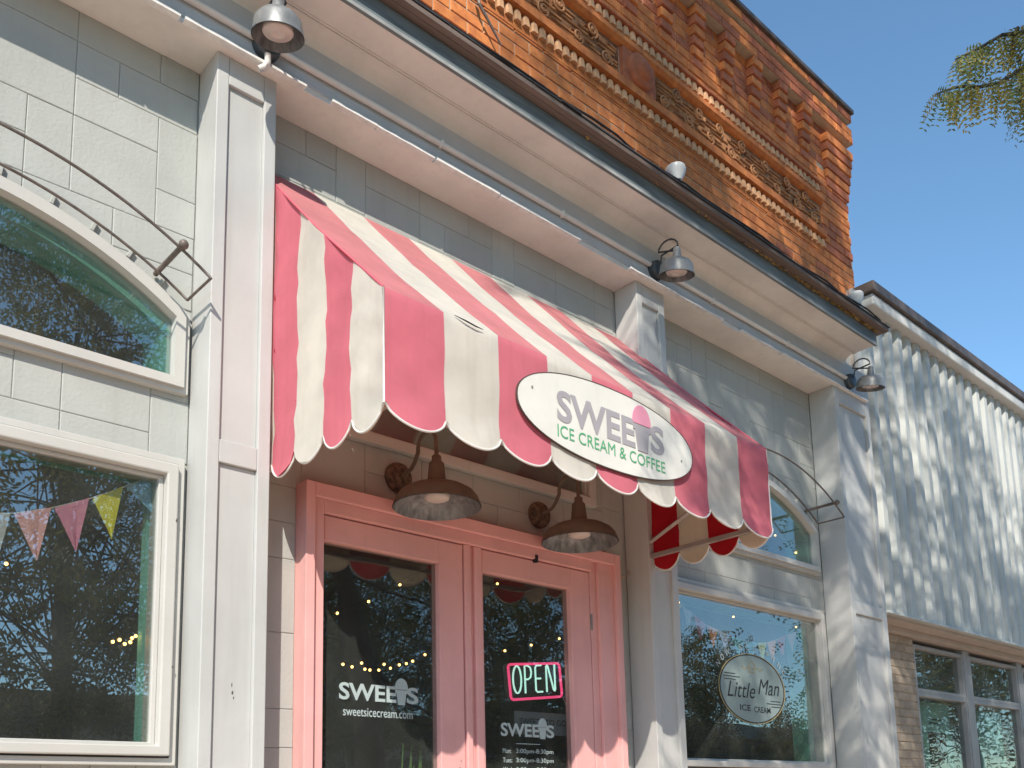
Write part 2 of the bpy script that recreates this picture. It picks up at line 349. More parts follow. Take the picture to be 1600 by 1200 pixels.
lay(1.79, 4.17, 3.6, WT, 2.03, 4.483, [(2.11, 3.905, 3.172, 3.9)])

# interior
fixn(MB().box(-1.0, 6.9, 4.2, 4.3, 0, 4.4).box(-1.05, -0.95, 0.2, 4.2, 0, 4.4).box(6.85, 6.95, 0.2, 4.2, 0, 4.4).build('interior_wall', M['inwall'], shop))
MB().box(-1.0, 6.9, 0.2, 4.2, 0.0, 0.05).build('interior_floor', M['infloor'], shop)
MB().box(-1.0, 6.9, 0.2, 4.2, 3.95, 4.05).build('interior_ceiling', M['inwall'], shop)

# pilasters
def pilaster(x0, x1, d, midz=2.88):
    w = x1 - x0; s = 0.052 if w < 0.4 else 0.06
    p = MB().box(x0 + 0.004, x1 - 0.004, -d + 0.022, 0.0, 0, WT).build('pilaster', M['pil'], shop)
    for a, b in ((x0, x0 + s), (x1 - s * 1.05, x1)):
        MB().box(a, b, -d, 0.0 if a == x0 else -0.003, 0.0, WT - 0.001).build('stile', M['pil'], p, bevel=0.0035)
    a, b = x0 + s + 0.001, x1 - s * 1.05 - 0.001
    for z0, z1 in ((WT - 0.125, WT - 0.002), (midz - 0.03, midz + 0.062), (0.0, 0.25)):
        MB().box(a, b, -d + 0.0015, -d + 0.03, z0, z1).build('rail', M['pil'], p, bevel=0.003)
    for z0, z1 in ((0.252, midz - 0.032), (midz + 0.064, WT - 0.127)):
        MB().box(a, b, -d + 0.018, -d + 0.026, z0, z1).build('panel', M['pil'], p)
    return p
pilaster(-0.65, -0.385, 0.17); pilaster(1.516, 1.785, 0.17); pilaster(4.18, 4.445, 0.172); pilaster(6.455, 7.005, 0.212)

# cornice
CX0, CX1 = -2.6, 6.67
fixn(MB().box(CX0, 7.01, -0.205, 0.2, WT, 4.87).build('beam', M['trim'], shop, bevel=0.004))
x = CX0
while x < 6.95:                                              # flaking paint along the beam's lower arris
    L = rnd.uniform(0.10, 0.55); h = rnd.uniform(0.005, 0.010); x2 = min(x + L, 7.0); e0 = rnd.uniform(0, 0.006)
    if rnd.random() < 0.8:
        n = 7; pr_ = [(x + (x2 - x) * i / n, WT + h * rnd.uniform(0.4, 1.2)) for i in range(n + 1)]
        fixn(MB().yprism([(x, WT - 0.004), (x2, WT - 0.004)] + pr_[::-1], -0.2355 - e0, -0.2087).build('paint_flake', M['peel'], shop))
    x += L + rnd.uniform(0.0, 0.02)
MB().box(CX0, 7.008, -0.2085, -0.2052, WT + 0.03, 4.855).build('frieze_board', M['frieze'], shop)
MB().tube([(CX0, -0.224, 4.722), (2.0, -0.224, 4.720), (4.3, -0.224, 4.723), (6.66, -0.224, 4.72)], 0.0145, 10).build('conduit', M['trim'], shop, smooth=True)
for k, x in enumerate([0.6, 2.65, 3.5, 4.9, 5.8]):
    MB().box(x - 0.008, x + 0.008, -0.2405, -0.2086, 4.704, 4.738).build('conduit_clip', M['trim'], shop, bevel=0.004)
cv = [(-0.2086, 4.845)] + [(-0.2086 - 0.075 * (1 - math.cos(t * math.pi / 2 / 8)), 4.845 + 0.06 * math.sin(t * math.pi / 2 / 8)) for t in range(1, 9)] + [(-0.2836, 4.93), (-0.2086, 4.93)]
fixn(MB().xprism(cv, CX0, 6.665).build('cove', M['trim'], shop))
for y in (-0.291, -0.305):
    MB().box(CX0, 6.667, y - 0.0045, y + 0.0045, 4.897, 4.912).build('soffit_bead', M['trim'], shop, bevel=0.003)
MB().box(CX0, CX1 - 0.002, -0.457, -0.2838, 4.905, 4.93).build('soffit', M['trim'], shop)
MB().box(CX0, CX1, -0.476, -0.4572, 4.897, 5.005).build('fascia', M['fascia'], shop, bevel=0.004)
MB().box(CX0, CX1, -0.4785, -0.4764, 4.896, 4.913).build('fascia_drip', M['flash'], shop)
fixn(MB().xprism([(-0.545, 5.008), (-0.43, 5.008), (0.0, 5.19), (0.0, 5.225), (-0.545, 5.035)], CX0, 6.735).build('roof_deck', M['roofboard'], shop))
fixn(MB().xprism([(-0.512, 5.004), (-0.506, 5.004), (-0.506, 5.0078), (-0.512, 5.0078)], CX0, 6.72).build('roof_batten', M['roofboard'], shop))
sh = MB(); x = CX0
while x < 6.73:
    L = rnd.uniform(0.14, 0.3); e = rnd.uniform(0.0, 0.012); q = rnd.uniform(-0.002, 0.004); x2 = min(x + L - 0.004, 6.745)
    sh.xprism([(-0.549 - e * .6, 5.0365 + q), (-0.2, 5.168), (-0.2, 5.178), (-0.549 - e * .6, 5.0455 + q)], x, x2)
    x += L
fixn(sh.build('shingle_edge', M['shingle'], shop))
fixn(MB().xprism([(-0.52, 5.062), (-0.50, 5.069), (-0.50, 5.085), (-0.52, 5.078)], CX0, 6.73).build('roof_flashing', M['flash'], shop))
rb = random.Random(4)
lit = MB()
for i in range(420):                                          # litter and flaking along fascia top at the far end
    x = 6.66 - abs(rb.gauss(0, 0.9)); y = -0.4775 - rb.random() * 0.02; z = 5.004 + rb.random() * 0.008 - 0.01 * rb.random(); s = rb.uniform(0.008, 0.026)
    a = rb.random() * 6.3; u = Vector((math.cos(a), 0.3 * math.sin(a), 0.6 * math.sin(a))) * s; v = Vector((rb.gauss(0, 1), rb.gauss(0, 1), rb.gauss(0, 1))).normalized() * s * 0.6; p = Vector((x, y, z))
    lit.add([p - u, p - v, p + u, p + v], [(0, 1, 2, 3)])
kind(lit.build('leaf_litter', M['moss'], shop), 'stuff')
cab = [(CX0 + i * 0.2, -0.545 - 0.010 * math.sin(i * 1.7), 5.058 + 0.008 * math.sin(i * 0.9) + 0.006 * math.sin(i * 2.3)) for i in range(47)]
tag(MB().tube(cab, 0.006, 6).build('roof_cable', M['black']), 'thin black cable lying along the edge of the dark roof', 'cable')

# windows
def frame_ring(name, outer, inner, y0, y1, m, parent, bevel=0.0):
    n = len(outer); vs = [(x, y0, z) for x, z in outer] + [(x, y0, z) for x, z in inner] + [(x, y1, z) for x, z in outer] + [(x, y1, z) for x, z in inner]
    fs = []
    for i in range(n):
        j = (i + 1) % n
        fs += [(i, j, n + j, n + i), (2 * n + i, 3 * n + i, 3 * n + j, 2 * n + j), (i, 2 * n + i, 2 * n + j, j), (n + i, n + j, 3 * n + j, 3 * n + i)]
    return fixn(MB().add(vs, fs).build(name, m, parent, bevel=bevel))
def rect(x0, x1, z0, z1): return [(x0, z0), (x1, z0), (x1, z1), (x0, z1)]
def arched(cx, hw, z0, r, n=28):
    return [(cx - hw, z0), (cx + hw, z0)] + [(cx + hw - 2 * hw * i / n, arcz(cx, cx + hw - 2 * hw * i / n, r)) for i in range(n + 1)]
def pane(poly, y, parent, m='glass'):
    return fixn(MB().yprism(poly, y - 0.003, y + 0.003).build('pane', M[m], parent))
for x0, x1, cx in BAYS:
    w = obj('window', None, shop)
    frame_ring('outer_trim', rect(cx - 0.93, cx + 0.93, 1.682, 2.880), rect(cx - 0.905, cx + 0.905, 1.71, 2.852), -0.028, 0.03, M['vinyl'], w, 0.003)
    frame_ring('gasket', rect(cx - 0.9045, cx + 0.9045, 1.7105, 2.8515), rect(cx - 0.899, cx + 0.899, 1.716, 2.846), -0.024, 0.0, M['black'], w)
    frame_ring('frame', rect(cx - 0.8985, cx + 0.8985, 1.7165, 2.8455), rect(cx - 0.853, cx + 0.853, 1.755, 2.80), -0.052, 0.08, M['vinyl'], w, 0.006)
    frame_ring('glazing_bead', rect(cx - 0.8525, cx + 0.8525, 1.7555, 2.7995), rect(cx - 0.833, cx + 0.833, 1.768, 2.785), -0.018, 0.06, M['vinyl'], w, 0.003)
    pane(rect(cx - 0.834, cx + 0.834, 1.767, 2.786), 0.0, w)
    frame_ring('reveal', rect(cx - 0.90, cx + 0.90, 1.70, 2.85), rect(cx - 0.832, cx + 0.832, 1.75, 2.79), 0.085, 0.24 if cx > 3 else 0.13, M['teal'], w)
    t = obj('transom_window', None, shop)
    frame_ring('outer_trim', arched(cx, 0.93, 3.150, ARC_R), arched(cx, 0.908, 3.168, ARC_R - 0.018), -0.03, 0.03, M['vinyl'], t)
    frame_ring('frame', arched(cx, 0.9075, 3.1685, ARC_R - 0.0185), arched(cx, 0.868, 3.205, ARC_R - 0.06), -0.047, 0.07, M['vinyl'], t)
    pane(arched(cx, 0.87, 3.203, ARC_R - 0.058), 0.0, t)
    frame_ring('reveal', arched(cx, 0.867, 3.19, ARC_R - 0.061), arched(cx, 0.828, 3.206, ARC_R - 0.118), 0.012, 0.19, M['teal'], t)
t = obj('transom_window', None, shop)                           # over the doors, behind the awning
frame_ring('frame', rect(2.11, 3.905, 3.172, 3.9), rect(2.165, 3.85, 3.222, 3.85), -0.035, 0.08, M['vinyl'], t, 0.004)
frame_ring('glazing_bead', rect(2.1655, 3.8495, 3.2225, 3.8495), rect(2.18, 3.835, 3.236, 3.835), -0.012, 0.06, M['vinyl'], t, 0.002)
pane(rect(2.181, 3.834, 3.237, 3.834), 0.015, t, 'glasslow')

# doors
df = obj('door_frame', None, shop)
fixn(MB().box(DX0, DX0 + 0.045, -0.085, 0.12, 0, DZ).build('casing', M['pink'], df, bevel=0.003))
fixn(MB().box(DX1 - 0.045, DX1, -0.085, 0.12, 0, DZ).build('casing', M['pink'], df, bevel=0.003))
fixn(MB().box(DX0 + 0.0455, DX1 - 0.0455, -0.085, 0.12, DZ - 0.062, DZ).build('casing', M['pink'], df, bevel=0.003))
JX0, JX1, JZ = DX0 + 0.045, DX1 - 0.045, DZ - 0.062
fixn(MB().box(JX0 + .0005, JX0 + 0.055, -0.064, 0.12, 0, JZ).build('jamb', M['pink'], df, bevel=0.003))
fixn(MB().box(JX1 - 0.125, JX1 - .0005, -0.064, 0.12, 0, JZ).build('jamb', M['pink'], df, bevel=0.003))
fixn(MB().box(JX1 - 0.175, JX1 - 0.126, -0.045, 0.12, 0, JZ).build('stop', M['pink'], df, bevel=0.003))
fixn(MB().box(JX0 + 0.0555, JX1 - 0.176, -0.062, 0.12, JZ - 0.058, JZ - .0005).build('head', M['pink'], df, bevel=0.003))
MX0, MX1 = 2.905, 3.012
MB().box(MX0, MX0 + 0.035, -0.052, 0.1, 0, JZ - 0.059).build('mullion', M['pink'], df, bevel=0.004)
MB().box(MX0 + 0.0355, MX0 + 0.062, -0.034, 0.1, 0, JZ - 0.059).build('mullion', M['pink'], df, bevel=0.004)
MB().box(MX0 + 0.0625, MX1, -0.052, 0.1, 0, JZ - 0.059).build('mullion', M['pink'], df, bevel=0.004)
def door(x0, x1, gx0, gx1):
    d = obj('door', None, shop); zt = JZ - 0.064
    for a, b in ((x0, gx0), (gx1, x1)): MB().box(a, b, -0.042, 0.02, 0.02, zt).build('stile', M['pink'], d, bevel=0.003)
    MB().box(gx0 + .0004, gx1 - .0004, -0.042, 0.02, 2.662, zt).build('rail', M['pink'], d, bevel=0.003)
    MB().box(gx0 + .0004, gx1 - .0004, -0.042, 0.02, 0.02, 0.35).build('rail', M['pink'], d, bevel=0.003)
    pane(rect(gx0, gx1, 0.35, 2.663), -0.008, d, 'glassdoor')
    MB().box(x0, x1, 0.021, 0.03, 0.02, zt).build('edge_gap', M['pinkdark'], d) if False else None
    return d
dl = door(2.108, 2.897, 2.118, 2.752); dr = door(3.018, 3.805, 3.026, 3.655)
fixn(MB().tube([(2.845, -0.043, 1.0), (2.845, -0.09, 1.0), (2.845, -0.09, 1.35), (2.845, -0.043, 1.35)], 0.012, 8).build('handle', M['alu'], dl))
fixn(MB().tube([(3.72, -0.043, 1.0), (3.72, -0.09, 1.0), (3.72, -0.09, 1.35), (3.72, -0.043, 1.35)], 0.012, 8).build('handle', M['alu'], dr))
MB().box(3.375, 3.395, -0.066, -0.0425, 2.762, 2.802).build('closer_bracket', M['black'], dr, bevel=0.002)

for d_, x in ((dl, 2.825), (dr, 3.73)):
    fixn(MB().lathe([(0.016, 0), (0.016, 0.01), (0.012, 0.014), (0.001, 0.015)], (x, -0.0425, 1.46), (0, -1, 0), 18).build('lock', M['alu'], d_, smooth=True))
for d_, x in ((dl, 2.1035), (dr, 3.811)):
    for z in (0.4, 1.5, 2.45): MB().tube([(x, -0.047, z), (x, -0.047, z + 0.09)], 0.006, 8).build('hinge', M['alu'], d_)
def cone_shape(cx, z0, z1, y, parent, mc, ms, thin=0.0018):
    h = z1 - z0; zc = z0 + h * 0.56; wd = h * 0.28
    fixn(MB().yprism([(cx - wd * 0.55, z0), (cx + wd * 0.55, z0), (cx + wd * 0.78, zc - h * 0.12), (cx + wd, zc - h * 0.12), (cx + wd, zc), (cx - wd, zc), (cx - wd, zc - h * 0.12), (cx - wd * 0.78, zc - h * 0.12)], y - thin, y + thin).build('cone', mc, parent))
    pts = [(cx - wd * 0.95, zc + h * 0.02)] + [(cx - wd * 1.05 * math.cos(t * math.pi / 14), zc + h * 0.06 + (z1 - zc - h * 0.06) * math.sin(t * math.pi / 14)) for t in range(15)] + [(cx + wd * 0.95, zc + h * 0.02)]
    fixn(MB().yprism(pts[::-1], y - thin, y + thin).build('scoop', ms, parent))
def sweets(x0, x1, z0, z1, y, parent, m, mcone, mscoop, bold):
    w = x1 - x0; tx = x0 + w * 0.775
    text_mesh('SWEE', x0, x0 + w * 0.71, z0, z1, y, m, 'lettering', parent, bold)
    text_mesh('S', x0 + w * 0.845, x1, z0, z1, y, m, 'lettering', parent, bold)
    cone_shape(tx, z0 - (z1 - z0) * 0.10, z1 + (z1 - z0) * 0.50, y, parent, mcone, mscoop)
sweets(2.216, 2.643, 1.977, 2.053, -0.0135, dl, M['decal'], M['decal'], M['decal'], 0.025)
text_mesh('sweetsicecream.com', 2.237, 2.609, 1.908, 1.946, -0.0135, M['decal'], 'lettering', dl, 0.004)
sweets(3.152, 3.527, 1.850, 1.917, -0.0135, dr, M['decal'], M['decal'], M['decal'], 0.025)
MB().box(3.254, 3.42, -0.0145, -0.0125, 1.8135, 1.8165).build('lettering', M['decal'], dr)
for k, dname in enumerate(['Mon:', 'Tues:', 'Wed:', 'Thur:']):
    z = 1.766 - k * 0.046
    text_mesh(dname, 3.162, 3.225 if k else 3.218, z, z + 0.024, -0.0135, M['decal'], 'lettering', dr)
    text_mesh('3:00pm-8:30pm', 3.252, 3.517, z - 0.005, z + 0.024, -0.0135, M['decal'], 'lettering', dr)

# window decal on the right-hand shop window
wr = [o for o in shop.children if o.name.startswith('window')][1]
LC, LZ, LR = 5.42, 2.238, 0.232
LA = 0.385
def ell(a, b, n=56): return [(LC + a * math.cos(2 * math.pi * i / n), LZ + b * math.sin(2 * math.pi * i / n)) for i in range(n)]
fixn(MB().yprism(ell(LA * 0.955, LR * 0.955), -0.0065, -0.005).build('round_decal', M['decalround'], wr))
frame_ring('decal_ring', ell(LA * 0.985, LR * 0.985), ell(LA * 0.958, LR * 0.958), -0.0067, -0.005, M['decaldk'], wr)
frame_ring('decal_ring', ell(LA * 1.012, LR * 1.012), ell(LA * 0.992, LR * 0.992), -0.0067, -0.005, M['decalgold'], wr)
yq = -0.0078
text_mesh('Little', LC - 0.30, LC + 0.02, 2.172, 2.275, yq, M['decaldk'], 'lettering', wr, 0.0, 0.35)
text_mesh('Man', LC + 0.055, LC + 0.315, 2.205, 2.31, yq, M['decaldk'], 'lettering', wr, 0.0, 0.35)
text_mesh('ICE', LC - 0.168, LC - 0.045, 2.088, 2.128, yq, M['decaldk'], 'lettering', wr, 0.012)
text_mesh('CREAM', LC - 0.005, LC + 0.19, 2.082, 2.122, yq, M['decaldk'], 'lettering', wr, 0.012)
for sx, zb in ((-1, 2.322), (1, 2.165)):
    for k in range(3):
        xa = LC + sx * (0.335 - 0.012 * abs(k - 1)); xb = LC + sx * (0.20 - 0.05 * (k == 1))
        MB().box(min(xa, xb), max(xa, xb), yq - 0.0008, yq + 0.0008, zb - 0.019 * k, zb - 0.019 * k + 0.0045).build('decal_bar', M['decaldk'], wr)
em = MB()
em.tube([(LC - 0.028, yq, 2.345), (LC - 0.03, yq, 2.40), (LC, yq, 2.425), (LC + 0.03, yq, 2.40), (LC + 0.028, yq, 2.345), (LC - 0.028, yq, 2.345)], 0.0022, 5)
em.tube([(LC - 0.026, yq, 2.372), (LC + 0.026, yq, 2.372)], 0.0022, 5)
for s in (-1, 1):
    em.tube([(LC + s * (0.045 + 0.012 * i), yq, 2.372 + 0.012 * math.sin(i * 1.3)) for i in range(8)], 0.0018, 5)
em.build('decal_emblem', M['decalgold'], wr)
word = 'NOW SCOOPING'
for i, ch in enumerate(word):
    if ch == ' ': continue
    a = math.pi * (0.83 - 0.66 * i / (len(word) - 1)); px, pz = LC + LA * 1.16 * math.cos(a), LZ + LR * 1.20 * math.sin(a)
    hw_ = {'I': 0.004, 'W': 0.026}.get(ch, 0.017); q = text_mesh(ch, -hw_, hw_, -0.02, 0.02, 0, M['decal'], 'lettering', wr)
    q.matrix_world = Matrix.Identity(4)
    q.rotation_euler = (0, -(a - math.pi / 2) * 0.75 * -1 * -1, 0); q.location = (px, yq, pz)

chips = [(1.655, -0.1525, 1.955), (1.66, -0.1525, 1.935), (1.652, -0.1525, 1.985), (1.462, -0.0526, 2.05), (1.458, -0.0526, 2.62), (2.87, -0.0426, 1.72), (2.862, -0.0426, 1.69), (2.875, -0.0426, 1.66), (2.82, -0.0426, 1.68), (6.86, -0.1945, 4.30), (6.93, -0.2126, 2.55)]
for x, y, z in chips:                                         # small chips in the paint
    w_, h_ = rnd.uniform(0.0015, 0.004), rnd.uniform(0.003, 0.010)
    fixn(MB().yprism([(x - w_, z), (x - w_ * .3, z - h_), (x + w_, z - h_ * .4), (x + w_ * .5, z + h_)], y - 0.0006, y + 0.0004).build('paint_chip', M['signedge'], shop))
# ---------------------------------------------------------------- brick upper storey
BY = -0.05; BX1 = 7.29
fixn(MB().box(-3, BX1 - 0.006, BY + 0.006, 0.3, 5.20, 7.3).build('brick_backing', M['mortar'], shop))
fixn(MB().box(-3, 7.2, -0.04, 0.3, 4.8705, 5.199).build('upper_wall', M['pil'], shop))
bw = obj('brick_wall', None, shop)
def chamfer_box(lx, ly, lz, c=0.004):
    b = MB(); x, z = lx / 2, lz / 2
    back = [(-x, ly, -z), (x, ly, -z), (x, ly, z), (-x, ly, z)]; mid = [(-x, c, -z), (x, c, -z), (x, c, z), (-x, c, z)]
    fr = [(-x + c, 0, -z + c), (x - c, 0, -z + c), (x - c, 0, z - c), (-x + c, 0, z - c)]
    b.add(back + mid + fr, [(4 * k + i, 4 * k + (i + 1) % 4, 4 * k + 4 + (i + 1) % 4, 4 * k + 4 + i) for k in (0, 1) for i in range(4)] + [(8, 9, 10, 11)]); return b
BL, BH, JT = 0.2365, 0.0752, 0.0085
bmesh_full = [chamfer_box(BL - JT, 0.03, BH - JT, rnd.uniform(0.003, 0.005)).mesh('brick', M['brick']) for _ in range(3)]
bmesh_red = [chamfer_box(BL - JT, 0.03, BH - JT, 0.004).mesh('brick', M['brick2']) for _ in range(2)]
bricks = []
def course(z, x0, x1, y, off, skip=None, red=0.07):
    x = x0 - (off % BL)
    while x < x1 - 0.02:
        a, b = max(x, x0), min(x + BL, x1)
        if b - a > 0.03 and not (skip and skip((a + b) / 2)): bricks.append((a, b, y, z, rnd.random() < red))
        x += BL
z = 4.98 + 3 * BH; k = 0
CZ = []
while z < 5.94: CZ.append(z); z += BH
for k, z in enumerate(CZ): course(z, -2.9, BX1, BY, (k % 2) * BL / 2 + 0.03)
for k in range(3): course(6.525 + k * BH, -2.9, 6.79, BY - 0.004, (k % 2) * BL / 2)
for k in range(5): course(6.525 + (3 + k) * BH, -2.9, 7.29, BY, (k % 2) * BL / 2, None, 0.5)
for k in range(10): course(CZ[-1] + BH * (k + 1), 6.79, BX1, BY - 0.004, (k % 2) * BL / 2, None, 0.45)
for k in range(2): course(7.115 + k * BH, -2.9, 7.325, BY - 0.075, (k % 2) * BL / 2, None, 0.5)
for k in range(1): course(7.285, -2.9, 7.275, BY - 0.105, (k % 2) * BL / 2, None, 0.5)
bricks.sort(key=lambda q: (0 if q[1] > 2.6 and q[3] > 5.6 else 1, q[0]))
small = MB()
for i, (a, b, y, z, red) in enumerate(bricks):
    zc = z + BH / 2; yy = y + rnd.uniform(-0.002, 0.002)
    if i < 300 and b > 2.5:
        full = abs(b - a - BL) < 1e-4
        me = rnd.choice(bmesh_red if red else bmesh_full) if full else chamfer_box(b - a - JT, 0.03, BH - JT).mesh('brick', M['brick2'] if red else M['brick'])
        o = obj('brick', me, bw); o.location = ((a + b) / 2, yy, zc)
    else:
        t_ = chamfer_box(b - a - JT, 0.03, BH - JT); small.add([(v[0] + (a + b) / 2, v[1] + yy, v[2] + zc) for v in t_.v], t_.f, 1 if red else 0)
kind(small.build('brick_courses', [M['brick'], M['brick2']], bw), 'stuff')
# solid backing for the projecting courses
fixn(MB().box(-2.9, 7.32, BY - 0.068, 0.25, 7.116, 7.264).box(-2.9, 7.27, BY - 0.098, 0.25, 7.286, 7.359).box(-2.9, 7.30, BY - 0.04, 0.25, 7.264, 7.286).build('projecting_core', M['mortar'], bw))
# side of the building end (return wall)
fixn(MB().box(BX1 - 0.005, BX1, BY + 0.03, 8.0, 3.0, 7.3).build('end_wall', M['brick2'], bw))
fixn(MB().box(-2.95, 7.282, -0.178, 0.4, 7.3605, 7.40).build('coping', M['coping'], shop, bevel=0.006))
# rows of tongue dentils
tongue = MB(); n = 9
prof = [(-0.025, -0.036), (0.025, -0.036)] + [(0.025 * math.cos(math.pi * i / n), 0.006 + 0.034 * math.sin(math.pi * i / n)) for i in range(n + 1)]
nn = len(prof)
tongue.add([(x, 0.03, z) for x, z in prof] + [(x, -0.028, z) for x, z in prof] + [(x * 0.7, -0.036 - 0.004 * (z < 0), z * 0.85 - 0.004) for x, z in prof],
           [(k * nn + i, k * nn + (i + 1) % nn, (k + 1) * nn + (i + 1) % nn, (k + 1) * nn + i) for k in (0, 1) for i in range(nn)] + [tuple(range(2 * nn, 3 * nn))])
tm = fixn(obj('dentil', tongue.mesh('dentil', M['dentil'], False), bw)).data
first = bw.children[-1]; bpy.data.objects.remove([o for o in bpy.data.objects if o.data == tm][0])
for zc, x0, x1 in ((5.985, 2.35, 6.77), (6.475, 3.6, 6.77)):
    x = x0
    while x < x1:
        o = obj('dentil', tm, bw); o.location = (x, BY + 0.012, zc); o.scale = (1, 1, rnd.uniform(0.95, 1.05)); x += 0.0668
fixn(MB().box(-2.9, 6.789, BY - 0.004, BY + 0.03, 5.9035, 5.948).box(-2.9, 6.789, BY - 0.004, BY + 0.03, 6.401, 6.437).build('dentil_base', M['brick'], bw))
# mouldings and carved panels
fixn(MB().xprism([(BY + 0.02, 6.03), (BY - 0.042, 6.03), (BY - 0.042, 6.085), (BY - 0.02, 6.10), (BY + 0.02, 6.10)], -2.9, 6.789).build('moulding', M['brick'], bw))
fixn(MB().xprism([(BY + 0.02, 6.335), (BY - 0.018, 6.345), (BY - 0.042, 6.365), (BY - 0.042, 6.398), (BY + 0.02, 6.40)], -2.9, 6.789).build('moulding', M['brick'], bw))
fixn(MB().xprism([(BY + 0.02, 6.5125), (BY - 0.035, 6.5125), (BY - 0.035, 6.524), (BY + 0.02, 6.524)], -2.9, 6.789).build('moulding', M['brick2'], bw))
def carved(x0, x1):
    b = MB(); b.box(x0, x1, BY + 0.002, BY + 0.03, 6.105, 6.335)
    for z in (6.135, 6.165, 6.195, 6.235, 6.265, 6.295):
        x = x0 + 0.02
        while x < x1 - 0.05:
            L = rnd.uniform(0.10, 0.26); b.tube([(x, BY - 0.002, z), (min(x + L, x1 - 0.02), BY - 0.002, z + rnd.uniform(-.006, .006))], 0.008, 6); x += L + rnd.uniform(0.02, 0.12)
    x = x0 + 0.09; k = 0
    while x < x1 - 0.07:
        zc = 6.285 if k % 2 else 6.16
        b.tube([(x + (0.052 - 0.0019 * i) * math.cos(i * 0.5 + k), BY - 0.012 - 0.0003 * i, zc + (0.052 - 0.0019 * i) * math.sin(i * 0.5 + k)) for i in range(24)], 0.0085, 6)
        b.sphere((x, BY - 0.012, zc), 0.013, 8)
        x += rnd.uniform(0.12, 0.16); k += 1
    b.build('carved_panel', M['terra'], bw, smooth=True)
carved(2.35, 4.26); carved(4.62, 6.788); carved(-0.1, 1.9)
for x0, x1 in ((1.95, 2.3), (4.275, 4.60)):
    fixn(MB().box(x0, x1, BY - 0.03, BY + 0.02, 6.103, 6.334).build('boss', M['brick2'], bw, bevel=0.006))
    b = MB().lathe([(0.12, 0), (0.12, 0.02), (0.10, 0.035), (0.075, 0.03), (0.07, 0.05), (0.03, 0.065), (0.001, 0.066)], ((x0 + x1) / 2, BY - 0.03, 6.22), (0, -1, 0), 24)
    b.build('rosette', M['brick2'], bw, smooth=True)
# corbelled brackets: bricks set cornerwise, each step a little further out
sqm = [[chamfer_box(0.125, 0.06 + 0.011 * k, 0.064, 0.004).mesh('corbel_brick', M[m]) for k in range(6)] for m in ('brick', 'brick2')]
bx = [4.765 - 0.363 * 4 + 0.363 * i for i in range(10)]
for i, xc in enumerate(bx):
    if xc > 6.7: continue
    for k in range(6):
        o = obj('corbel_brick', sqm[(i + k) % 2][k], bw); o.location = (xc, BY - 0.016 - 0.0115 * k, 6.70 + k * 0.0752)
for k in range(6):
    o = fixn(MB().box(6.92 - 0.008 * k, 7.293 + 0.005 * k, BY - 0.014 - 0.0105 * k, BY + 0.02, 6.665 + k * 0.0752 - 0.078, 6.665 + k * 0.0752 - 0.008).build('corbel_course', M['brick' if k % 2 else 'brick2'], bw, bevel=0.004))
rod = [(3.024, -0.085, 5.90), (3.035, -0.09, 5.845), (3.10, -0.095, 5.77), (3.183, -0.1, 5.669)]
tag(MB().tube(rod, [0.012, 0.01, 0.008, 0.005], 7).build('iron_rod', M['iron']), 'thin rusty iron rod hanging slantwise against the orange brick', 'rod')

# ---------------------------------------------------------------- the neighbouring building
nb = thing('metal_sided_building', 'low building with pale ribbed metal siding, dark coping and grey windows', 'building', (10, 0, 0))
SY = -0.10
pitch = 0.1875; prof = [(0, 0), (0.055, 0), (0.078, -0.048), (0.149, -0.048), (0.172, 0), (pitch, 0)]
for i in range(36):
    x0 = 7.165 + i * pitch
    vs = [(x0 + u, SY + v, z) for z in (2.952, 5.70) for u, v in prof]; n = len(prof)
    MB().add(vs, [(k, k + 1, n + k + 1, n + k) for k in range(n - 1)]).build('siding_panel', M['siding'], nb)
fixn(MB().box(7.10, 7.164, SY - 0.012, SY + 0.02, 2.952, 5.70).build('corner_trim', M['sidetrim'], nb, bevel=0.004))
fixn(MB().box(7.11, 14, SY + 0.004, 0.30, 2.96, 5.7).box(7.11, 14, 0.30, 6, 0, 5.7).build('core_wall', M['soff'], nb))
fixn(MB().box(7.225, 14, SY - 0.125, 0.3, 5.555, 5.655).build('eave_trim', M['sidetrim'], nb, bevel=0.012))
fixn(MB().box(7.19, 14, SY - 0.155, 5, 5.66, 5.745).build('coping', M['coping'], nb, bevel=0.006))
fixn(MB().box(7.165, 14, SY - 0.054, SY + 0.002, 2.945, 2.968).build('base_trim', M['siding'], nb, bevel=0.003))
fixn(MB().box(7.10, 14, SY + 0.003, 0.28, 2.925, 2.951).build('soffit', M['soff'], nb))
fixn(MB().box(7.10, 14, 0.04, 0.28, 2.875, 2.9245).build('window_head', M['soff'], nb, bevel=0.004))
pier = fixn(MB().box(7.02, 8.105, 0.108, 0.29, 0, 2.8745).build('brick_pier', M['mortar'], nb))
pm = chamfer_box(0.205 - .007, 0.03, 0.07 - .007).mesh('brick', M['tanbrick'])
for k in range(42):
    z = 2.84 - 0.07 * k; x = 7.03 - (0.1025 if k % 2 else 0)
    while x < 8.12:
        a, b = max(x, 7.02), min(x + 0.205, 8.115)
        if b - a > 0.03 and z > 0.05:
            o = obj('brick', pm if b - a > 0.2 else chamfer_box(b - a - .007, 0.03, 0.063).mesh('brick', M['tanbrick']), pier); o.location = ((a + b) / 2, 0.10 + rnd.uniform(-.002, .002), z)
        x += 0.205
wx = [8.13, 9.25, 10.6, 11.95, 13.3]
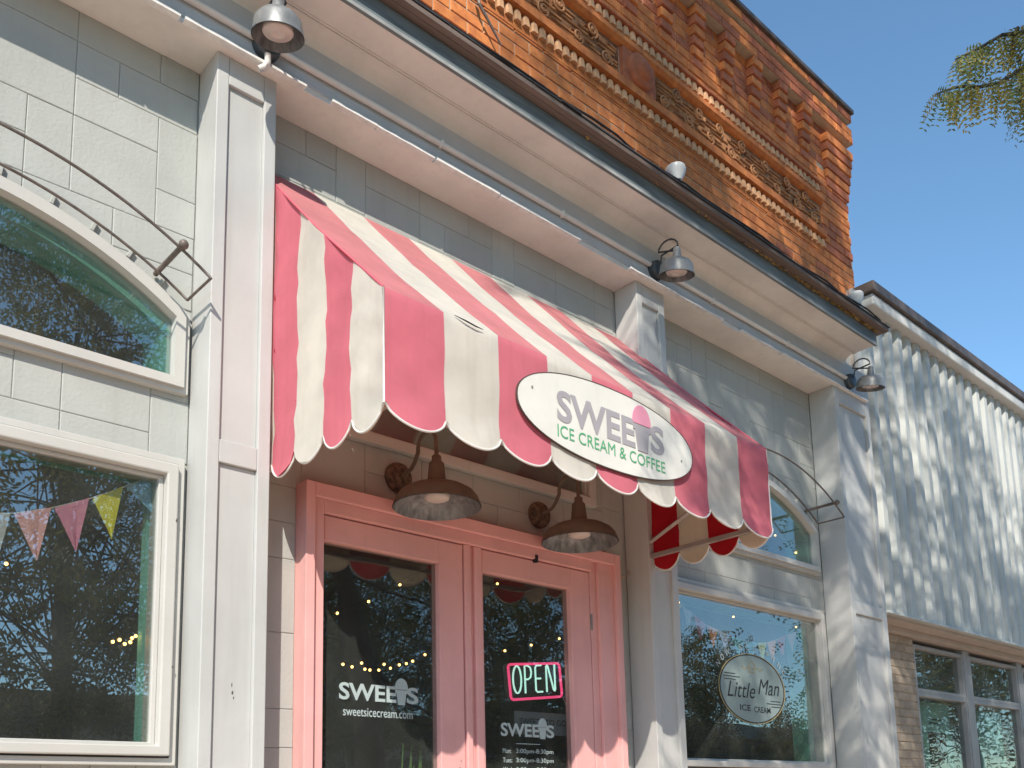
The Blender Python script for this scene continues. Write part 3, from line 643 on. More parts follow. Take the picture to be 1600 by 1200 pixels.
for i in range(4):
    w = obj('window', None, nb); a, b = wx[i] + (0.0 if i == 0 else 0.07), wx[i + 1] - 0.07
    for z0, z1 in ((2.445, 2.80), (0.6, 2.375)):
        frame_ring('frame', rect(a, b, z0 - 0.03, z1 + 0.03), rect(a + 0.035, b - 0.035, z0, z1), 0.11, 0.19, M['gframe'], w, 0.003)
        pane(rect(a + 0.034, b - 0.034, z0 - 0.001, z1 + 0.001), 0.155, w, 'glassdoor')
    MB().box(b + 0.001, b + 0.139, 0.105, 0.2, 0.5, 2.8745).build('mullion', M['gframe'], w, bevel=0.003)
    MB().box(a, b, 0.112, 0.2, 2.4055, 2.4145).build('transom_bar', M['gframe'], w)
fixn(MB().box(8.1, 13.4, 0.20, 0.26, 2.831, 2.874).build('head_rail', M['gframe'], nb))
for n_, (x0, x1, z1, lab) in enumerate([(8.36, 8.98, 2.35, 'pale teal poster with a dark picture, left of two in the grey windows'), (9.62, 10.22, 2.33, 'pale teal poster with faint pattern, right of two in the grey windows')]):
    p = thing('poster', lab, 'poster', (x0, 0.2, 1.2), 'posters in the neighbouring window')
    MB().box(x0, x1, 0.205, 0.209, 1.2, z1).build('sheet', M['poster'], p)
    if n_ == 0:
        MB().box(x0 + 0.13, x1 - 0.12, 0.2025, 0.2045, 1.55, z1 - 0.27).build('picture', M['posterpic'], p)
        for q in range(2): MB().box(x0 + 0.17, x0 + 0.46, 0.2025, 0.2045, z1 - 0.16 - 0.035 * q, z1 - 0.145 - 0.035 * q).build('print_line', M['decaldk'], p)
    else:
        MB().box(x0 + 0.1, x1 - 0.1, 0.2025, 0.2045, 1.5, z1 - 0.42).build('picture', M['leafy'], p)

# ---------------------------------------------------------------- the awning
aw = thing('awning', 'pink and white striped fabric awning with scalloped edge over the pink doors', 'awning', (3, 0, 2.8))
AX0, AX1, AYF = 1.80, 4.235, -0.94
ZT, ZF, ZC, ZTIP = 4.31, 3.325, 2.893, 2.818
NS = 9; sw = (AX1 - AX0) / NS
def fab(x, y, z):
    return 0.007 * math.sin(3.1 * x + 5 * z) + 0.006 * math.sin(9 * x - 4 * y + 2 * z) + 0.004 * math.sin(17 * z + 6 * x) + 0.003 * math.sin(31 * z - 14 * x + 2 * math.sin(5 * x))
def strip(a, b, path, edge, nrm, mo, mi_, name='stripe'):
    """grid from a list of rows of points; second layer 4 mm inside"""
    R = len(path); C = len(path[0]); vs = [p for row in path for p in row] + [tuple(Vector(p) - Vector(nv) * 0.004) for row, nr in zip(path, nrm) for p, nv in zip(row, nr)]
    fs = []; ms = MB(); o = R * C
    f1 = [(i * C + j, i * C + j + 1, (i + 1) * C + j + 1, (i + 1) * C + j) for i in range(R - 1) for j in range(C - 1)]
    ms.add(vs, f1, 0); ms.f += [tuple(o + q for q in f)[::-1] for f in f1]; ms.m += [1] * len(f1)
    return ms.build(name, [mo, mi_], aw, smooth=True)
def scal(t): return ZC - (ZC - ZTIP) * math.sin(math.pi * t) ** 0.62
JC = 10
for k in range(NS):
    a, b = AX0 + k * sw, AX0 + (k + 1) * sw; rows = []; nr = []
    for i in range(13):                                     # slope
        t = i / 12; y = -0.004 + (AYF + 0.004) * t; z = ZT + (ZF - ZT) * t - 0.020 * math.sin(math.pi * t)
        rows.append([(a + (b - a) * j / JC, y, z + fab(a + (b - a) * j / JC, y, z) * 0.7 * math.sin(math.pi * min(1, t * 1.02))) for j in range(JC + 1)]); nr.append([(0, -0.72, 0.69)] * (JC + 1))
    for i in range(1, 15):                                  # front drop and scallop
        t = i / 14; row = []
        for j in range(JC + 1):
            x = a + (b - a) * j / JC; zb = scal(j / JC); z = ZF + (zb - ZF) * t
            bulge = 0.030 * max(0, (ZC + 0.035 - z) / 0.11) * (0.45 + 0.55 * math.sin(math.pi * j / JC)) + 0.004 * math.exp(-((z - ZC - 0.02) / 0.012) ** 2)
            row.append((x, AYF - 0.0015 - bulge + fab(x, 0, z) * 0.5 * min(1, t * 3), z))
        rows.append(row); nr.append([(0, -1, 0)] * (JC + 1))
    o = strip(a, b, rows, None, nr, M['awnpink'] if k % 2 == 0 else M['awnwhite'], M['inred'] if k % 2 == 0 else M['intan'])
    if k % 2 == 0:
        o.data.materials.append(M['awntop'])
        for fi in range(12 * JC): o.data.polygons[fi].material_index = 2
    MB().tube([(a + (b - a) * j / 16, AYF - 0.0035 - 0.030 * max(0, (ZC + 0.035 - scal(j / 16)) / 0.11) * (0.45 + 0.55 * math.sin(math.pi * j / 16)), scal(j / 16) - 0.001) for j in range(17)], 0.0045, 6).build('binding', M['piping'], aw, smooth=True)
yb = [-0.005, -0.155, -0.348, -0.550, -0.742, AYF + 0.002]
for side, X in ((-1, AX0), (1, AX1)):
    for k in range(5):
        y1, y0 = yb[k], yb[k + 1]; rows = []; nr = []
        for i in range(17):
            t = i / 16; row = []
            for j in range(9):
                y = y1 + (y0 - y1) * j / 8; tt = (y + 0.004) / (AYF + 0.004); zt = ZT + (ZF - ZT) * tt - 0.020 * math.sin(math.pi * tt)
                zb = scal(j / 8) if k else ZTIP + 0.05; z = zt + (zb - zt) * t
                wv = fab(y * 2 + 4, 0, z * 1.6) * 0.8 + (0.010 * max(0, (ZC + 0.03 - z) / 0.1)) * math.sin(math.pi * j / 8)
                row.append((X + side * wv, y, z))
            rows.append(row); nr.append([(side, 0, 0)] * 9)
        pk = k % 2 == 1
        o = strip(0, 0, rows, None, nr, M['awnpink'] if pk else M['awnwhite'], M['inred'] if pk else M['intan'])
        if k: MB().tube([(X + side * 0.008 * math.sin(math.pi * j / 12), y1 + (y0 - y1) * j / 12, scal(j / 12) - 0.001) for j in range(13)], 0.0045, 6).build('binding', M['piping'], aw, smooth=True)
    MB().tube([(X, 0.0, ZT), (X, AYF * 0.5, (ZT + ZF) / 2 - 0.018), (X, AYF, ZF)], 0.005, 6).build('seam', M['awnpink'], aw, smooth=True)
    MB().tube([(X, AYF, ZF), (X, AYF - 0.002, ZC)], 0.004, 6).build('seam', M['piping'], aw, smooth=True)
    xi = X - side * 0.03
    MB().box(xi - 0.013, xi + 0.013, AYF + 0.03, -0.03, ZC + 0.0, ZC + 0.026).build('frame_bar', M['bar'], aw, bevel=0.003)
    MB().box(xi - 0.013, xi + 0.013, -0.029, -0.004, ZC - 0.01, 4.25).build('frame_bar', M['bar'], aw, bevel=0.003)
    MB().tube([(xi, -0.03, ZC + 0.045), (xi, AYF + 0.035, ZF - 0.05)], 0.013, 4).build('brace', M['bar'], aw)
MB().box(AX0 + 0.045, AX1 - 0.045, AYF + 0.012, AYF + 0.036, ZC + 0.0, ZC + 0.026).build('frame_bar', M['bar'], aw, bevel=0.003)
MB().box(AX0 + 0.018, AX1 - 0.018, AYF + 0.012, AYF + 0.036, ZF - 0.045, ZF - 0.02).build('frame_bar', M['bar'], aw, bevel=0.003)
MB().tube([(2.12, AYF - 0.004, 3.330), (2.17, AYF - 0.010, 3.322), (2.22, AYF - 0.011, 3.316), (2.26, AYF - 0.009, 3.317)], [0.001, 0.003, 0.003, 0.001], 5).build('tear', M['black'], aw)
# torn cloth hanging at the far rear corner
fl = [(4.19, -0.02, 2.90), (4.215, -0.16, 2.885), (4.225, -0.10, 2.835), (4.17, -0.02, 2.82), (4.06, -0.03, 2.765), (4.075, -0.012, 2.80)]
MB().add(fl, [(0, 1, 2, 3), (3, 4, 5)]).build('torn_flap', M['intan'], aw)

sg = thing('oval_sign', 'white oval board with grey, pink and green lettering on the striped awning front', 'sign', (2.98, AYF, 3.1))
SCX, SCZ, SYY = 2.982, 3.10, AYF - 0.022
def oval(a, b, n=64): return [(SCX + a * math.copysign(abs(math.cos(t)) ** 0.92, math.cos(t)), SCZ + b * math.copysign(abs(math.sin(t)) ** 0.92, math.sin(t))) for t in (2 * math.pi * i / n for i in range(n))]
fixn(MB().yprism(oval(0.562, 0.182), SYY, SYY + 0.008).build('board', M['signw'], sg))
frame_ring('edge', oval(0.566, 0.186), oval(0.5622, 0.1822), SYY - 0.001, SYY + 0.009, M['signedge'], sg)
for x_, z_ in ((2.50, 3.15), (3.46, 3.07)): MB().lathe([(0.006, 0), (0.006, 0.002), (0.001, 0.003)], (x_, SYY, z_), (0, -1, 0), 12).build('screw', M['bar'], sg)
w = 3.335 - 2.638; xl = 2.638; y = SYY - 0.002
text_mesh('SWEE', xl, xl + w * 0.705, 3.048, 3.185, y, M['signgrey'], 'lettering', sg, 0.028)
text_mesh('S', xl + w * 0.862, xl + w, 3.060, 3.192, y, M['signgrey'], 'lettering', sg, 0.028)
cone_shape(xl + w * 0.775, 3.045, 3.262, y, sg, M['signgrey'], M['signpink'])
text_mesh('ICE CREAM & COFFEE', 2.637, 3.334, 2.980, 3.033, y, M['signgreen'], 'lettering', sg, 0.0)

# ---------------------------------------------------------------- lamps
def barn_lamp(x, label):
    t = thing('barn_lamp', label, 'lamp', (x, 0, 3.05), 'rusty lamps over the doors'); zb = 3.045
    MB().lathe([(0.001, 0.045), (0.05, 0.042), (0.066, 0.03), (0.072, 0.018), (0.072, 0.0)], (x, -0.003, zb), (0, -1, 0), 28).build('wall_plate', M['rustplate'], t, smooth=True)
    pts = [(x, -0.03, zb), (x, -0.075, zb + 0.003), (x, -0.115, zb + 0.015), (x, -0.143, zb + 0.04)]
    c = (-0.235, 3.135); pts += [(x, c[0] + 0.068 * math.cos(a), c[1] + 0.068 * math.sin(a)) for a in [math.pi * (-0.05 + 1.05 * i / 11) for i in range(12)]] + [(x, -0.303, 3.06)]
    MB().tube(pts, 0.0095, 10).build('gooseneck', M['rust'], t, smooth=True)
    o = (x, -0.303, 0); Z = 2.828
    MB().lathe([(0.018, Z + .24), (0.022, Z + .235), (0.022, Z + .215), (0.034, Z + .203), (0.043, Z + .115), (0.047, Z + 0.107)], o, n=28).build('socket_cup', M['rust'], t, smooth=True)
    out = [(0.046, .108), (0.085, .101), (0.13, .086), (0.166, .064), (0.185, .040), (0.197, .004), (0.1985, 0.0)]
    MB().lathe([(r, Z + h) for r, h in out], o, n=48).build('shade', M['rust'], t, smooth=True)
    MB().lathe([(r - 0.003, Z + h - 0.003) for r, h in out[1:]][::-1] + [(0.04, Z + 0.092), (0.001, Z + 0.092)], o, n=48).build('shade_lining', M['zinc'], t, smooth=True)
    MB().lathe([(0.001, Z + .028), (0.035, Z + .028), (0.055, Z + .036), (0.058, Z + .05), (0.04, Z + 0.09)], o, n=32).build('bulb', M['bulb'], t, smooth=True)
barn_lamp(2.535, 'rusty gooseneck barn lamp above the left pink door'); barn_lamp(3.462, 'rusty gooseneck barn lamp above the right pink door')
def eave_lamp(x, label, k):
    t = thing('eave_lamp', label, 'lamp', (x, -0.21, 4.72), 'small lamps under the eave'); zb = 4.705
    MB().lathe([(0.001, 0.05), (0.046, 0.05), (0.055, 0.044), (0.06, 0.02), (0.06, 0.0)], (x, -0.209, zb), (0, -1, 0), 24).build('junction_box', M['dkmetal'], t, smooth=True)
    yc = -0.405; xs = x - 0.045; zr = 4.572 + (0.03 if k == 0 else 0.0)
    pts = [(x, -0.25, zb), (x - 0.004, -0.265, zb + 0.03), (x - 0.01, -0.277, zb + 0.07)] + [(x - 0.012 - 0.03 * i / 8, -0.342 - 0.063 * math.cos(a), 4.782 + 0.058 * math.sin(a)) for i, a in enumerate([math.pi * k_ / 8 for k_ in range(9)])] + [(xs, yc, zr + 0.163)]
    MB().tube(pts, 0.0055, 8).build('gooseneck', M['dkmetal'], t, smooth=True)
    ax = Vector((-0.10, -0.16, 1)).normalized(); o = Vector((xs, yc, zr))
    out = [(0.012, .168), (0.02, .162), (0.027, .105), (0.032, .10), (0.075, .085), (0.096, .06), (0.103, .01), (0.106, 0.0)]
    MB().lathe(out, o, ax, 36).build('shade', M['alu'], t, smooth=True)
    MB().lathe([(r - 0.003, h - 0.002) for r, h in out[3:]][::-1] + [(0.001, .085)], o, ax, 36).build('shade_lining', M['zinc'], t, smooth=True)
    MB().lathe([(0.001, .012), (0.02, .012), (0.022, .009), (0.03, .009), (0.032, 0.013), (0.058, .013), (0.063, .02), (0.06, .04), (0.03, .08)], o, ax, 36).build('lens', M['bulb'], t, smooth=True)
eave_lamp(1.705, 'small metal lamp under the eave at top left, white elbow beneath', 0)
eave_lamp(4.315, 'small metal lamp under the eave above the right end of the awning', 1)
eave_lamp(6.69, 'small metal lamp under the eave beside the ribbed metal siding', 2)
e = MB(); e.tube([(1.70, -0.245, 4.652), (1.70, -0.247, 4.615), (1.695, -0.24, 4.596), (1.672, -0.225, 4.580)], [0.014, 0.014, 0.015, 0.014], 8)
tag(e.build('pipe_elbow', M['peel'], None, smooth=True), 'white painted pipe elbow under the top left eave lamp', 'pipe')
for x, lab in ((4.33, 'white floodlight on the roof edge in front of the brick'), (6.55, 'white floodlight at the far roof end beside the metal coping')):
    t = thing('floodlight', lab, 'floodlight', (x, -0.35, 5.12), 'floodlights on the roof edge')
    ax = Vector((0.06, 0.22, 1)).normalized(); o = Vector((x, -0.42, 5.155))
    MB().lathe([(0.012, -0.07), (0.012, 0), (0.026, 0.01), (0.026, 0.05), (0.022, 0.055)], o, ax, 20).build('socket', M['floodw'], t, smooth=True)
    MB().lathe([(0.0275, 0.048), (0.0275, 0.056)], o, ax, 20).build('gasket', M['black'], t)
    MB().lathe([(0.024, 0.057), (0.03, 0.075), (0.055, 0.115), (0.064, 0.14), (0.064, 0.15), (0.05, 0.158), (0.001, 0.162)], o, ax, 28).build('reflector_bulb', M['floodw'], t, smooth=True)

# ---------------------------------------------------------------- hoop frames over the window arches
for (x0, x1, cx), lab in zip(BAYS, ('bare iron hoop frame over the left arched window', 'bare iron hoop frame over the right arched window')):
    t = thing('hoop_frame', lab, 'metal frame', (cx, 0, 3.5), 'iron hoop frames over the arched windows')
    R, Z0, he = 1.618, 2.20, 0.908; arc = lambda y: [(cx - he + 2 * he * i / 40, y, Z0 + math.sqrt(R * R - (he - 2 * he * i / 40) ** 2)) for i in range(41)]
    for y in (-0.05, -0.26): MB().tube(arc(y), 0.0058, 8).build('hoop', M['iron'], t, smooth=True)
    for s in (-1, 1):
        z = Z0 + math.sqrt(R * R - he * he)
        MB().tube([(cx + s * he, -0.05, z), (cx + s * he, -0.26, z)], 0.0056, 8).build('end_rod', M['iron'], t)
        zz = Z0 + math.sqrt(R * R - 0.79 ** 2) + 0.012
        MB().tube([(cx + s * 0.79, -0.012, zz), (cx + s * 0.79, -0.27, zz)], 0.0105, 10).build('bracket_rod', M['iron'], t, smooth=True)
        MB().sphere((cx + s * 0.79, -0.275, zz), 0.019, 14).build('ball_finial', M['iron'], t, smooth=True)
    for xx in [-0.62, -0.42, -0.2, 0.0, 0.22, 0.4, 0.55, 0.69, 0.82]:
        a = math.atan2(math.sqrt(1.63 ** 2 - xx * xx), xx); r0 = 1.60
        c0 = Vector((cx + r0 * math.cos(a), -0.012, Z0 + r0 * math.sin(a))); u = Vector((math.cos(a), 0, math.sin(a))); v = Vector((-u.z, 0, u.x))
        b = MB(); pts = []
        for y in (0.0, -0.018):
            for p, q in ((0, -.007), (0.05, -.007), (0.05, .007), (0, .007)): P = c0 + u * p + v * q; pts.append((P.x, y, P.z))
        b.add(pts, [(0, 1, 2, 3), (7, 6, 5, 4), (0, 4, 5, 1), (1, 5, 6, 2), (2, 6, 7, 3), (3, 7, 4, 0)])
        fixn(b.build('wall_clip', M['wall'], shop, bevel=0.002))

# ---------------------------------------------------------------- things in the windows
def cloth_mat(n, c): return mat(n, tuple(min(0.95, v * 1.45) for v in c), 0.8, 0.06, 6, 0.0, transl=0.15)
PC = dict(grey=(0.45, 0.44, 0.45), salmon=(0.72, 0.33, 0.33), rose=(0.74, 0.24, 0.36), yellow=(0.78, 0.58, 0.04), blue=(0.26, 0.46, 0.62),
          orange=(0.66, 0.27, 0.14), lilac=(0.48, 0.44, 0.58), aqua=(0.10, 0.46, 0.44), sky=(0.2, 0.5, 0.62), red=(0.7, 0.14, 0.16), peach=(0.75, 0.42, 0.30), green=(0.10, 0.46, 0.32))
PM = {k: cloth_mat('pennant_' + k, v) for k, v in PC.items()}
def bunting(label, top, cols, y, tips, loc):
    t = thing('bunting', label, 'bunting', loc, 'strings of pennants in the windows')
    MB().tube([(x, y, z) for x, z in top], 0.002, 5).build('string', M['piping'], t)
    for k, c in enumerate(cols):
        (xa, za), (xb, zb) = top[k], top[k + 1]; xa += 0.006; xb -= 0.006; tx, tz = tips[k]
        vs = []; fs = []
        for i in range(7):
            q = i / 6; A = Vector((xa + (tx - xa) * q, y, za + (tz - za) * q)); B = Vector((xb + (tx - xb) * q, y, zb + (tz - zb) * q))
            for j in range(4):
                P = A.lerp(B, j / 3); P.y += 0.008 * math.sin(3 * j + k) * q; vs.append(tuple(P))
        fs = [(i * 4 + j, i * 4 + j + 1, i * 4 + j + 5, i * 4 + j + 4) for i in range(6) for j in range(3)]
        o = MB().add(vs, fs).build('pennant', PM[c], t); s_ = o.modifiers.new('t', 'SOLIDIFY'); s_.thickness = 0.001
        MB().add([(xa, y - 0.002, za), (xb, y - 0.002, zb), (xb - 0.004, y - 0.002, zb - 0.018), (xa + 0.004, y - 0.002, za - 0.018)], [(0, 1, 2, 3)]).build('hem', PM[c], o)
tl = [(-0.2, 2.79), (-0.05, 2.73), (0.09, 2.67), (0.23, 2.62), (0.37, 2.58), (0.51, 2.55), (0.65, 2.535), (0.78, 2.54), (0.908, 2.562), (1.04, 2.610), (1.17, 2.673), (1.292, 2.745), (1.41, 2.82)]
bunting('string of pennants in the left window: grey, salmon, pink, yellow, blue', tl, ['blue', 'aqua', 'peach', 'lilac', 'sky', 'red', 'orange', 'grey', 'salmon', 'rose', 'yellow', 'blue'],
        0.045, [(x0 * .45 + x1 * .55 + .015, (z0 + z1) / 2 - 0.180) for (x0, z0), (x1, z1) in zip(tl, tl[1:-1])] + [(1.405, 2.655)], (0.6, 0.045, 2.5))
tr = [(4.60, 2.78), (4.76, 2.726), (4.87, 2.686), (5.005, 2.632), (5.13, 2.610), (5.27, 2.585), (5.43, 2.569), (5.58, 2.571), (5.70, 2.583), (5.83, 2.619), (5.96, 2.668), (6.10, 2.70), (6.25, 2.765)]
bunting('string of faded pennants in the right window above the round decal', tr, ['yellow', 'grey', 'rose', 'orange', 'lilac', 'aqua', 'sky', 'yellow', 'orange', 'red', 'peach', 'green'],
        0.045, [((x0 + x1) / 2, (z0 + z1) / 2 - 0.13) for (x0, z0), (x1, z1) in zip(tr, tr[1:])], (5.4, 0.045, 2.6))
def fairy(label, groups, loc):
    t = thing('string_lights', label, 'string lights', loc, 'warm string lights inside the shop')
    for pts in groups:
        if len(pts) > 1: MB().tube([(x, y, z + 0.012) for x, y, z in pts], 0.0018, 5).build('cord', M['black'], t)
        for p in pts: MB().sphere(p, 0.0068, 8).build('light_bulb', M['fairy'], t, smooth=True)
fairy('warm string lights seen through the left pink door', [[(2.436, .3, 2.187), (2.487, .3, 2.179), (2.541, .3, 2.202), (2.56, .3, 2.174), (2.589, .3, 2.172), (2.641, .3, 2.176), (2.672, .3, 2.207), (2.71, .3, 2.191), (2.764, .3, 2.212), (2.807, .3, 2.222), (2.847, .3, 2.238), (2.925, .3, 2.278), (2.991, .3, 2.318)],
      [(2.403, .3, 2.43), (2.581, .3, 2.51), (2.77, .3, 2.621), (2.984, .3, 2.747)]], (2.6, 0.3, 2.2))
fairy('warm string lights seen through the right pink door', [[(3.478, .3, 2.351), (3.68, .3, 2.403), (3.91, .3, 2.464)], [(3.432, .3, 2.723)]], (3.6, 0.3, 2.3))
fairy('warm string lights inside the left window', [[(0.912, .1, 2.392), (1.15, .1, 2.58), (1.388, .1, 2.80)], [(1.30, .12, 2.154), (1.325, .12, 2.164), (1.345, .12, 2.150), (1.372, .12, 2.175), (1.366, .12, 2.159), (1.385, .12, 2.185)]], (1.2, 0.1, 2.2))
fairy('warm string lights inside the right window', [[(4.80, .1, 2.76), (5.4, .1, 2.74), (6.2, .1, 2.76)]], (5.4, 0.1, 2.7))
fairy('warm string light inside the right arched transom', [[(6.27, .1, 3.335), (6.0, .1, 3.42)]], (6.2, 0.1, 3.3))

ns = thing('neon_sign', 'lit OPEN sign with white letters and pink border in the right door', 'neon sign', (3.46, 0.05, 2.05))
c = [(3.262, 2.225), (3.640, 2.263), (3.655, 2.083), (3.280, 2.043)]
def rounded(c, r=0.022, y=0.045):
    out = []
    for i in range(4):
        p = Vector(c[i]); a = (Vector(c[i - 1]) - p).normalized(); b = (Vector(c[(i + 1) % 4]) - p).normalized()
        for k in range(5):
            t = k / 4; q = p + a * r * (1 - t) ** 2 + b * r * t ** 2; out.append((q.x, y, q.y))
    return out + [out[0]]
MB().tube(rounded(c), 0.0068, 8).build('border_tube', M['neonp'], ns, smooth=True)
cb = [(x + (x - 3.46) * .05, z + (z - 2.15) * .07) for x, z in c]
fixn(MB().yprism([(x, z) for x, _, z in rounded(cb, 0.03)][:-1], 0.075, 0.082).build('backing', M['black'], ns))
def sgn(u, v):                                               # letter space (0..4, 0..1) to the sign's plane
    x = 3.292 + u * 0.0855 + v * -0.004; return (x, 0.045, 2.073 + u * 0.0095 + v * 0.148)
def neon(pts, closed=False): MB().tube([sgn(*p) for p in pts], 0.0048, 8).build('letter_tube', M['neonw'], ns, smooth=True)
neon([(0.42 + 0.34 * math.cos(t), 0.5 + 0.48 * math.sin(t)) for t in [2 * math.pi * i / 24 for i in range(25)]])
neon([(1.08, 0.0), (1.08, 0.97), (1.35, 0.97), (1.56, 0.90), (1.63, 0.74), (1.56, 0.56), (1.35, 0.49), (1.10, 0.49)])
neon([(2.5, 0.97), (2.1, 0.97), (1.98, 0.90), (1.98, 0.08), (2.1, 0.02), (2.55, 0.02)]); neon([(2.0, 0.5), (2.42, 0.5)])
neon([(2.92, 0.0), (2.92, 0.92), (3.0, 0.98), (3.08, 0.92), (3.52, 0.06), (3.6, 0.02), (3.66, 0.08), (3.66, 1.0)])
MB().tube([(3.66, 0.045, 2.08), (3.70, 0.05, 2.02), (3.74, 0.06, 1.98)], 0.002, 5).build('power_cord', M['piping'], ns)
pp = thing('paper_sign', 'grey paper notice with dark letters behind the right door glass', 'paper sign', (3.52, 0.06, 1.87))
MB().box(3.312, 3.715, 0.058, 0.060, 1.872, 1.990).build('sheet', M['paper'], pp)
text_mesh('SWEETS TO GO', 3.345, 3.69, 1.922, 1.955, 0.0555, M['decaldk'], 'lettering', pp, 0.004)
pl = thing('leafy_plant', 'bright green strap leaves standing behind the left door glass', 'plant', (2.75, 0.09, 1.2))
for k in range(9):
    bx_ = 2.60 + 0.024 * k; tx_ = bx_ + rnd.uniform(-.04, .05); h = rnd.uniform(0.42, 0.56); vs = []
    for i in range(7):
        t = i / 6; wv = 0.011 * (1 - t ** 2) + 0.001; x = bx_ + (tx_ - bx_) * t; vs += [(x - wv, 0.09 - 0.02 * t, 1.25 + h * t), (x, 0.084 - 0.02 * t, 1.25 + h * t), (x + wv, 0.09 - 0.02 * t, 1.25 + h * t)]
    MB().add(vs, [(3 * i + j, 3 * i + j + 1, 3 * i + 4 + j, 3 * i + 3 + j) for i in range(6) for j in (0, 1)]).build('leaf', M['leafg'], pl)
fixn(MB().lathe([(0.001, 0.95), (0.09, 0.95), (0.12, 1.25), (0.11, 1.25), (0.001, 1.23)], (2.70, 0.13, 0), n=20).build('pot', M['inwall'], pl))
fixn(MB().box(2.2, 2.85, 0.06, 0.5, 0.05, 0.949).build('stand', M['infloor'], pl))

# ---------------------------------------------------------------- trees
def leaf_sprays(name, centers, dirs, length, width, nl, mats, parent, seed, frac2=0.2):
    """pinnate leaves: each spray is a row of leaflet pairs along a drooping rachis"""
    g = np.random.default_rng(seed); n = len(centers); C = np.asarray(centers); D = np.asarray(dirs)
    up = g.normal(size=(n, 3)); S = np.cross(D, up); S /= np.linalg.norm(S, axis=1)[:, None] + 1e-9
    L = length * g.uniform(0.7, 1.25, (n, 1, 1)); t = (np.arange(nl) + 0.5) / nl
    P = C[:, None, :] + D[:, None, :] * L * t[None, :, None]; P[:, :, 2] -= (L[:, :, 0] * 0.35) * t[None, :] ** 2
    wd = width * np.sin(np.pi * (0.12 + 0.8 * t)) ** 0.5; lw = length / nl * 0.52
    V = []
    for s in (-1, 1):
        a = P; b = P + s * S[:, None, :] * (wd * 0.5)[None, :, None] + D[:, None, :] * lw * 0.8; c_ = P + s * S[:, None, :] * wd[None, :, None] + D[:, None, :] * lw * 0.9; d = P + s * S[:, None, :] * (wd * 0.5)[None, :, None] - D[:, None, :] * lw * 0.3
        V.append(np.stack([a, b, c_, d], 2))
    V = np.concatenate(V, 1).reshape(-1, 3); nf = len(V) // 4
    me = bpy.data.meshes.new(name); me.vertices.add(len(V)); me.vertices.foreach_set('co', V.ravel().astype(np.float32))
    me.loops.add(nf * 4); me.loops.foreach_set('vertex_index', np.arange(nf * 4, dtype=np.int32))
    me.polygons.add(nf); me.polygons.foreach_set('loop_start', np.arange(0, nf * 4, 4, dtype=np.int32)); me.polygons.foreach_set('loop_total', np.full(nf, 4, np.int32))
    for m in mats: me.materials.append(m)
    mi = np.repeat((g.random(n) < frac2).astype(np.int32), nl * 1); mi = np.concatenate([mi.reshape(n, nl), mi.reshape(n, nl)], 1).ravel()
    me.polygons.foreach_set('material_index', mi if len(mats) > 1 else np.zeros(nf, np.int32)); me.update(calc_edges=True); me.validate()
    return obj(name, me, parent)
def limb(mb, a, b, r0, r1, bend, g, n=7):
    a, b = Vector(a), Vector(b); o = Vector((g.normal(0, bend), g.normal(0, bend), g.normal(0, bend))); pts = []
    for i in range(n):
        t = i / (n - 1); pts.append(a.lerp(b, t) + o * math.sin(math.pi * t) + Vector((0, 0, 0.0)))
    mb.tube(pts, [r0 + (r1 - r0) * i / (n - 1) for i in range(n)], 7); return pts
def clusters(g, cen, n, rad, droop=0.5):
    C = []; D = []
    for c in cen:
        k = g.poisson(n); q = g.normal(0, rad, (k, 3)) * [1, 1, 0.55]; C.append(np.asarray(c) + q)
        d = g.normal(0, 1, (k, 3)); d[:, 2] = d[:, 2] * 0.5 - droop; D.append(d / np.linalg.norm(d, axis=1)[:, None])
    return np.concatenate(C), np.concatenate(D)
def twigs(g, cen, n):                                         # leaves strung along short drooping twigs
    C = []; D = []
    for c in cen:
        k = g.poisson(n); u = g.normal(0, 1, 3); u[2] = u[2] * 0.5 - 0.5; u /= np.linalg.norm(u)
        C.append(np.asarray(c) + g.normal(0, 0.24, (k, 1)) * u + g.normal(0, 0.055, (k, 3)))
        d = u * 0.8 + g.normal(0, 0.6, (k, 3)); d[:, 2] -= 0.3; D.append(d / np.linalg.norm(d, axis=1)[:, None])
    return np.concatenate(C), np.concatenate(D)
g = np.random.default_rng(5)
tree = thing('locust_tree', 'honey locust whose leafy branch tip hangs into the blue sky', 'tree', (6.3, -5.6, 0))
tk = MB(); trunk = [(6.3, -5.6, -0.1), (6.28, -5.62, 1.2), (6.2, -5.7, 2.6), (6.0, -5.8, 4.0), (5.5, -5.9, 5.6), (4.8, -5.9, 7.2)]
tk.tube(trunk, [0.24, 0.2, 0.18, 0.16, 0.13, 0.10], 12); tk.build('trunk', M['bark'], tree, smooth=True)
lb = MB(); cen = []
starts = [(6.1, -5.75, 3.4), (5.9, -5.8, 4.3), (5.6, -5.9, 5.4), (5.2, -5.9, 6.4), (4.8, -5.9, 7.2)]
def crown_pts():
    while True:                                               # a broad crown high over the pavement, thinning to the left
        xs = g.uniform(3.2, 7.6) if g.random() < 0.70 else g.uniform(7.6, 11.5); zs = (g.uniform(4.9, 8.2) if g.random() < 0.50 else g.uniform(1.6, 4.8)) if xs < 7.6 else g.uniform(1.6, 7.0)
        d = g.uniform(3.3, 5.2)
        if xs < 3.4 + max(0, 4.3 - zs) * 0.40: continue
        return np.array([xs - 0.93 * d, -d, zs + 1.14 * d])
targets = [crown_pts() for _ in range(108)]
low = [np.array([g.uniform(4.5, 9.5), g.uniform(-9.0, -6.5), g.uniform(3.2, 5.8)]) for _ in range(16)]
